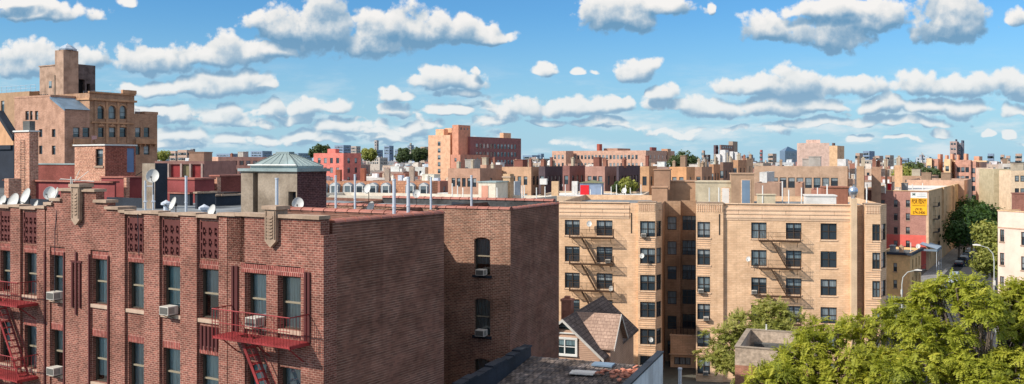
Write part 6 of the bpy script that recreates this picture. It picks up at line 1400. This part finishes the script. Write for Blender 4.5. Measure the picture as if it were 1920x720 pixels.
def tree(label, base, lobes, per, leafmat, k, ln, pairs, lw, droop, trunk_r=.3, group=None, name='leafy_tree', fork=.55, twigs=60):
    rt = thing(name, label, 'tree', base, 0, group); B = Vector(base); loc = [((c[0]-B.x, c[1]-B.y, c[2]-B.z), r) for c, r in lobes]
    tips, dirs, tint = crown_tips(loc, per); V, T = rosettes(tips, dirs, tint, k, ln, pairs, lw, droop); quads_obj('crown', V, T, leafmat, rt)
    low = min(c[2]-r for c, r in loc); cx = sum(c[0] for c, r in loc)/len(loc); cy = sum(c[1] for c, r in loc)/len(loc); fk = Vector((cx*fork, cy*fork, max(2.5, low*.8)))
    mb = MB(); mb.tube([(0,0,-.1),(fk.x*.2,fk.y*.2,fk.z*.35),(fk.x*.6,fk.y*.6,fk.z*.72),fk], [trunk_r*1.25,trunk_r,trunk_r*.85,trunk_r*.7], 9); mb.build('trunk', M['bark'], rt)
    mb = MB(); rr = random.Random(len(lobes))
    for c, r in loc:
        pts = branch_mesh(mb, fk, c, trunk_r*.5, trunk_r*.16)
        idx = [i for i in range(len(tips)) if (Vector(tips[i])-Vector(c)).length < r*1.2]
        for i in rr.sample(idx, min(len(idx), max(4, twigs//len(loc)))): branch_mesh(mb, pts[rr.choice((3,4,5))], tips[i], trunk_r*.14, .012, 3)
    mb.build('limbs', M['bark'], rt); return rt
def lob(px, py, Y, r): p = P(px, py, Y); return ((p.x, p.y, p.z), r)
def scatter(spec, q): # break every big lobe into a few smaller boughs so the outline is ragged
    out = []
    for c, r in spec:
        out.append((c, r*.72))
        for _ in range(4):
            a = q.uniform(0, 6.28); e = q.uniform(-.4, 1.0); out.append(((c[0]+r*.72*math.cos(a)*math.cos(e), c[1]+r*.72*math.sin(a)*math.cos(e), c[2]+r*.62*math.sin(e)), r*q.uniform(.30,.48)))
    return out
qa = random.Random(4)
A = [lob(1700,596,47,1.5),lob(1738,562,47.5,1.05),lob(1794,546,46.5,1.4),lob(1868,566,47.5,1.05),lob(1922,556,47.5,1.2),lob(1752,640,45,1.9),lob(1838,606,45,1.9),lob(1800,705,43.5,1.7),lob(1890,590,47,1.5),lob(1935,580,47,1.5),lob(1905,700,44,2.0),lob(1965,640,46,2.1),lob(1705,712,44,1.7),lob(1960,735,44,2.0),lob(1850,770,43,2.0)]
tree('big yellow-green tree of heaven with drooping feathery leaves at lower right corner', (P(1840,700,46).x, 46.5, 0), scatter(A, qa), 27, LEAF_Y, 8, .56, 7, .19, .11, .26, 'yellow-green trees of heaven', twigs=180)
Bl = [lob(1522,655,50,1.2),lob(1545,634,51,1.3),lob(1462,704,48,.95),lob(1442,716,47,.95),lob(1490,672,49,1.05),lob(1610,632,52,1.4),lob(1660,618,53,1.3),lob(1518,694,49,1.3),lob(1580,706,48,1.65),lob(1650,694,49,1.6),lob(1470,712,47.5,1.2),lob(1520,745,47,1.5),lob(1610,765,47,1.8)]
tree('yellow-green tree of heaven in front of the stucco box, left of the biggest one', (P(1580,700,50).x, 50.5, 0), scatter(Bl, qa), 28, LEAF_Y, 8, .55, 7, .185, .11, .22, 'yellow-green trees of heaven', twigs=150)
Cl = [lob(1352,640,82,2.0),lob(1390,606,84,1.8),lob(1440,594,85,1.9),lob(1478,590,84,1.4),lob(1340,672,81,1.5),lob(1405,640,82,2.0),lob(1460,622,83,1.8),lob(1370,690,80,1.9)]
tree('pale loose tree against the tan apartment house, behind the grey stucco box', (P(1405,700,83).x, 83.5, 0), scatter(Cl, qa), 15, LEAF_P, 7, .68, 6, .26, .10, .2, name='leafy_tree', twigs=90)
# street trees along the avenue and greenery far off: simple leaf tufts
def tuft_tree(label, base, lobes, per, mat, size, group=None, trunk_r=.25, name='leafy_tree'):
    rt = thing(name, label, 'tree', base, 0, group); B = np.array(base); V = []; T = []
    for c, r in lobes:
        n = int(per*r*r); d = norm(rng.normal(size=(n,3))); rad = r*rng.uniform(.55,1.05,(n,1)); bump = 1 + .15*np.sin(d[:,:1]*6+c[0])+.12*np.cos(d[:,2:]*7+c[1]); p = np.array(c)-B + d*rad*bump
        nr = norm(d + rng.normal(0,.55,(n,3)) + np.array([0,0,.3])); a = norm(np.cross(nr, rng.normal(size=(n,3)))); b = np.cross(nr, a); s_ = size*rng.uniform(.5,1.3,(n,1))
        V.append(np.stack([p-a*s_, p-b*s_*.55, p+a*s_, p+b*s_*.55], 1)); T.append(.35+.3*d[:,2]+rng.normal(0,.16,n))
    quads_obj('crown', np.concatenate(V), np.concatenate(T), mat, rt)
    mb = MB(); top = max(c[2] for c, r in lobes) - base[2]; mb.tube([(0,0,-.1),(.05,0,top*.4),(.1,.05,top*.8)], [trunk_r*1.2,trunk_r,trunk_r*.5], 7)
    tk = mb.build('trunk', M['bark'], rt); mb = MB()
    for c, r in lobes: branch_mesh(mb, (.05,0,top*.4), (c[0]-B[0],c[1]-B[1],c[2]-B[2]), trunk_r*.5, .04, 4)
    mb.build('limbs', M['bark'], rt); return rt
st = [(1798,440,215,3.6,'darkest street tree at the left of the avenue, leaning over parked cars'),(1822,420,228,4.6,'large dark street tree in the middle of the avenue row'),(1815,395,255,4.2,'dark street tree further down the avenue, below the tan wall'),(1852,410,236,4.2,'mid green street tree beside the blank grey-green wall'),(1858,445,205,3.6,'lighter green street tree just left of the pale pink building'),(1842,388,290,4.2,'street tree farthest down the avenue, under the cream fronts'),(1862,490,170,3.0,'yellowish street tree behind the tall curved-arm lamp')]
for i, (px, py, Y, r, lab) in enumerate(st):
    c = P(px, py, Y); q = random.Random(i); lobes = [((c.x,c.y,c.z),r)] + [((c.x+q.uniform(-.7,.7)*r, c.y+q.uniform(-.6,.6)*r, c.z+q.uniform(-.6,.5)*r), r*q.uniform(.5,.75)) for _ in range(5)]
    tuft_tree(lab, (c.x, c.y, 0), lobes, 55, LEAF_D if i not in (4,6) else LEAF_P, .42, 'street trees along the avenue', .22)
far = [(1690,325,340,3.5,'dark green park tree left of the rose apartment house'),(1712,322,350,4,'round park tree at the middle of the green clump by the rose apartment house'),(1733,328,330,3.5,'yellow-green park tree touching the rose apartment house'),(1700,330,320,3,'low park tree in front of the green clump'),
 (1283,299,420,4,'bright green tree on the skyline below the pink institutional building'),(1268,303,410,3,'smaller green tree left of the bright green skyline tree'),(1175,347,150,1.2,'small yellow-green bush on the white roof by the vent pipes'),(1160,349,150,.8,'low bush left of the yellow-green roof bush'),
 (600,284,700,6,'green tree behind the pink-red block at its left'),(690,290,800,6,'green trees below the grey housing slabs, left one'),(757,290,800,6,'green tree below the grey housing slabs, middle one'),(785,289,820,7,'green tree below the grey housing slabs, beside the peach slab'),(305,292,600,4,'green tree beside the tall brown building on the skyline')]
for i, (px, py, Y, r, lab) in enumerate(far):
    c = P(px, py, Y); q = random.Random(i+50); lobes = [((c.x,c.y,c.z),r)] + [((c.x+q.uniform(-1,1)*r, c.y+q.uniform(-.6,.6)*r, c.z+q.uniform(-.5,.3)*r), r*q.uniform(.5,.8)) for _ in range(4)]
    tuft_tree(lab, (c.x, c.y, 0), lobes, max(18, 900/r/r) if r < 2 else 26, LEAF_F if i % 3 else LEAF_P, .16*r+.1, 'trees among the far rooftops', .2, 'leafy_tree' if r > 2 else 'bush')
# ================================================================== far city: individual low blocks filling the view to the horizon
rf_ = random.Random(21)
PAL = [((200,170,144),'tan'),((170,134,118),'red-brown'),((228,200,170),'cream'),((160,128,110),'brown'),((214,182,152),'sandy'),((178,124,108),'brick-red'),((216,210,202),'pale grey'),((144,122,114),'dark brown')]
def haze(c, Y):  # aerial haze painted into the base colour by distance
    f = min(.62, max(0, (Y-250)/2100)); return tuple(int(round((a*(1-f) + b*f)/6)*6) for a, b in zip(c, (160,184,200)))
G = R(31); gx_ = Vector((math.cos(G), -math.sin(G))); gy_ = Vector((math.sin(G), math.cos(G)))
taken = []
for o in list(col.objects):                       # footprint of everything hand placed, in grid coordinates
    if o.type == 'MESH' and o.data.name.split('.')[0] in ('wall','front_wall','side_wall','court_wall','pavilion','end_wing'):
        bpy.context.view_layer.update(); mw = o.matrix_world; pts = [mw @ Vector(b) for b in o.bound_box]; us = [p.x*gx_.x+p.y*gx_.y for p in pts]; vs = [p.x*gy_.x+p.y*gy_.y for p in pts]; taken.append((min(us), max(us), min(vs), max(vs)))
def free(u0, u1, v0, v1, pad=1.5): return all(u1+pad < a or u0-pad > b or v1+pad < c or v0-pad > d for a, b, c, d in taken)
nfar = 0
bands = [(150,240,60,(11,16),42),(240,360,90,(13,19),70),(360,560,150,(14,22),80),(560,900,220,(15,24),60),(900,1500,300,(16,30),42)]
for (Ya, Yb, tries, (h0,h1), cap_) in bands:
    cnt = 0
    for _ in range(tries*9):
        if cnt >= cap_: break
        Y = rf_.uniform(Ya, Yb); px = rf_.uniform(270 if Y > 300 else 300, 1900); X = ray(px)*Y
        if 1640 < px and Y < 320: continue
        u = X*gx_.x + Y*gx_.y; v = X*gy_.x + Y*gy_.y; W = rf_.uniform(8,22)*(1+Y/1500); D = rf_.uniform(9,18)*(1+Y/2000)
        if not free(u-W, u, v, v+D): continue
        au = 24*gx_.y  # noqa
        H = rf_.uniform(h0, h1)
        lim = {0:334,1:318,2:309,3:303,4:299}[[b[0] for b in bands].index(Ya)]
        if Y < 600: H = min(H, HC - (lim - rf_.uniform(0,3) - HY)/F*Y)
        taken.append((u-W, u, v, v+D)); cnt += 1; nfar += 1
        c, nm = rf_.choice(PAL); fr = Frame(960+F*X/Y, Y, 31); far_ = Y > 560
        t = thing('city_block', '%s flat-roofed block in the crowd of rooftops %s' % (nm, 'near the horizon' if far_ else 'in the middle distance'), 'building', fr.o, -fr.a, '%s blocks %s' % (nm, 'near the horizon' if far_ else 'in the middle distance'))
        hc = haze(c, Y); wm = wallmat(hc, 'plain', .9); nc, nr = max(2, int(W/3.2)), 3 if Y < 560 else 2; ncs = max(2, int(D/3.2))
        ww, hh = (1.2, 1.8) if Y < 560 else (1.8, 2.2)
        fo = grid_ops(W, nc, ww, [H-1.8-3.4*i for i in range(nr)], hh); so = grid_ops(D, ncs, ww, [H-1.8-3.4*i for i in range(nr)], hh)
        mb = MB(); r = shell(mb, -W, 0, 0, D, 0, H, fo, so, .25, .5); mb.build('wall', wm, t)
        rm = rf_.choice(['roof_white','roof_grey','roof_grey','tar_grey','maroon']); MB().poly(r).build('roof', M[rm], t)
        me = shared(('flatwin', ww, hh, 'pane'), lambda: mesh_of(MB().poly([(0,0,0),(ww,0,0),(ww,0,hh),(0,0,hh)]).box(0,ww,-.05,-.01,hh/2-.04,hh/2+.04), 'window', M['pane']))
        for q in fo: put('window', me, t, (-W+q[0], .2, q[2]), 0)
        for q in so: put('window', me, t, (-.2, q[0], q[2]), math.pi/2)
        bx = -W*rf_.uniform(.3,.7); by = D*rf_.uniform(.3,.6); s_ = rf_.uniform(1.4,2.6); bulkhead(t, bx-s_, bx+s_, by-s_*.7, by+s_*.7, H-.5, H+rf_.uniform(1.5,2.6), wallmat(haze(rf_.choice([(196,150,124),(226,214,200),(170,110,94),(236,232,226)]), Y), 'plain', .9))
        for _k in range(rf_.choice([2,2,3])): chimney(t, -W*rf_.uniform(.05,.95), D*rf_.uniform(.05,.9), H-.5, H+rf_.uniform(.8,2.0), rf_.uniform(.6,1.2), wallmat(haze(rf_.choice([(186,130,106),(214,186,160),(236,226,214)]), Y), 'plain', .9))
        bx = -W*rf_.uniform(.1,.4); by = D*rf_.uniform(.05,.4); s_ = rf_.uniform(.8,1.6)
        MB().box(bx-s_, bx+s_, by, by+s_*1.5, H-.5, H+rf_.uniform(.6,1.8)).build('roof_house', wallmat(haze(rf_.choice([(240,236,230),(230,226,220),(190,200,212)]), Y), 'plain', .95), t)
        if Y < 500: pipe(t, -W*rf_.uniform(.5,.9), D*rf_.uniform(.05,.3), H-.5, H+rf_.uniform(1.2,2.2), .12, 'white_paint')
        if Y < 500 and rf_.random() < .6: pipe(t, -W*rf_.uniform(.1,.9), D*rf_.uniform(.1,.8), H-.5, H+rf_.uniform(1.2,2.2), .1, 'white_paint')
        if Y < 500 and rf_.random() < .25:
            x, y = -W*rf_.uniform(.2,.8), D*rf_.uniform(.2,.8); tk = MB().lathe([(.0,H+1.2),(.9,H+1.2),(.9,H+3.0),(0,H+3.6)], (x,y,0), 10).build('water_tank', M['white_paint'], t); mb = MB()
            for a_ in range(4): mb.tube([(x+.6*math.cos(a_*1.57),y+.6*math.sin(a_*1.57),H-.5),(x+.6*math.cos(a_*1.57),y+.6*math.sin(a_*1.57),H+1.2)], .07, 4)
            mb.box(x-.7,x+.7,y-.7,y+.7,H+1.1,H+1.19); mb.build('tank_stand', M['dark_metal'], tk)
# skyline pieces that show above the horizon line, each with its own outline
SKY_ = [(300,316,289,1500,'tan'),(318,338,283,900,'stepped tan'),(333,364,281,820,'wide tan'),(357,366,279,1600,'thin dark'),(392,398,285,1500,'thin'),(405,452,288,1600,'low blue-grey'),(455,466,284,1200,'white'),(470,510,283,1600,'long blue-grey'),(512,520,288,1500,'small'),
 (528,585,287,1700,'broad blue-grey'),(627,658,272,1500,'tall blue-grey'),(658,676,274,1400,'tan slab'),(677,690,281,1600,'grey slab'),(691,718,281,1500,'long grey slab'),(702,710,263,1550,'slim tan tower'),(720,738,273,1500,'broad grey slab'),(740,750,280,1500,'narrow grey slab'),(752,766,280,1450,'low grey slab'),(764,776,272,1500,'grey slab with turret'),(768,772,268,1480,'little turret'),(776,788,280,1500,'plain grey slab'),(788,803,275,1100,'pale tan slab'),
 (980,1012,291,1300,'blue low'),(1008,1020,288,1350,'blue stepped'),(1316,1322,282,900,'slim brown stack'),(1322,1332,290,900,'low dark'),(1425,1430,281,1000,'red stack'),(1400,1412,290,1000,'grey'),(1440,1456,288,1000,'tan'),(1604,1618,287,800,'tan box'),(1618,1640,283,1100,'blue topped'),(1640,1656,292,900,'low tan'),(1660,1676,291,1000,'cream'),(1690,1712,297,1300,'grey-blue'),(1716,1724,298,1200,'small grey'),(1852,1872,288,900,'grey'),(1876,1888,290,900,'tan twin-stack'),(1886,1900,292,850,'pale'),(1904,1925,288,900,'tan stack')]
for (a, b, yt, Y, nm) in SKY_:
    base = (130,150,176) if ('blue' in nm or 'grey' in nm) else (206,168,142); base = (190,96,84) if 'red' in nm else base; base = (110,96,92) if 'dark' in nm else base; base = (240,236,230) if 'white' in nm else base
    m_ = a + (b-a)*.55; where = 'left of the peach slab' if b < 810 else ('right of the peach slab' if b < 1300 else ('by the pink tower' if b < 1670 else 'by the rose apartment house'))
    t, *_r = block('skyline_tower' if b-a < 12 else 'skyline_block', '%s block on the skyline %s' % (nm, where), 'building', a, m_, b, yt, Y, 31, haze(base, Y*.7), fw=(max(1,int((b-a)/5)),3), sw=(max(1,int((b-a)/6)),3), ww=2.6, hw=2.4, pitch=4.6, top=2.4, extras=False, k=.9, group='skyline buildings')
# ================================================================== ground
gm = m_plain('ground_city', (.12,.12,.10), grain=.3, stain=.3, streak=False)
tag(MB().poly([(-9000,-3000,0),(9000,-3000,0),(9000,12000,0),(-9000,12000,0)]).build('ground', gm), kind='structure')
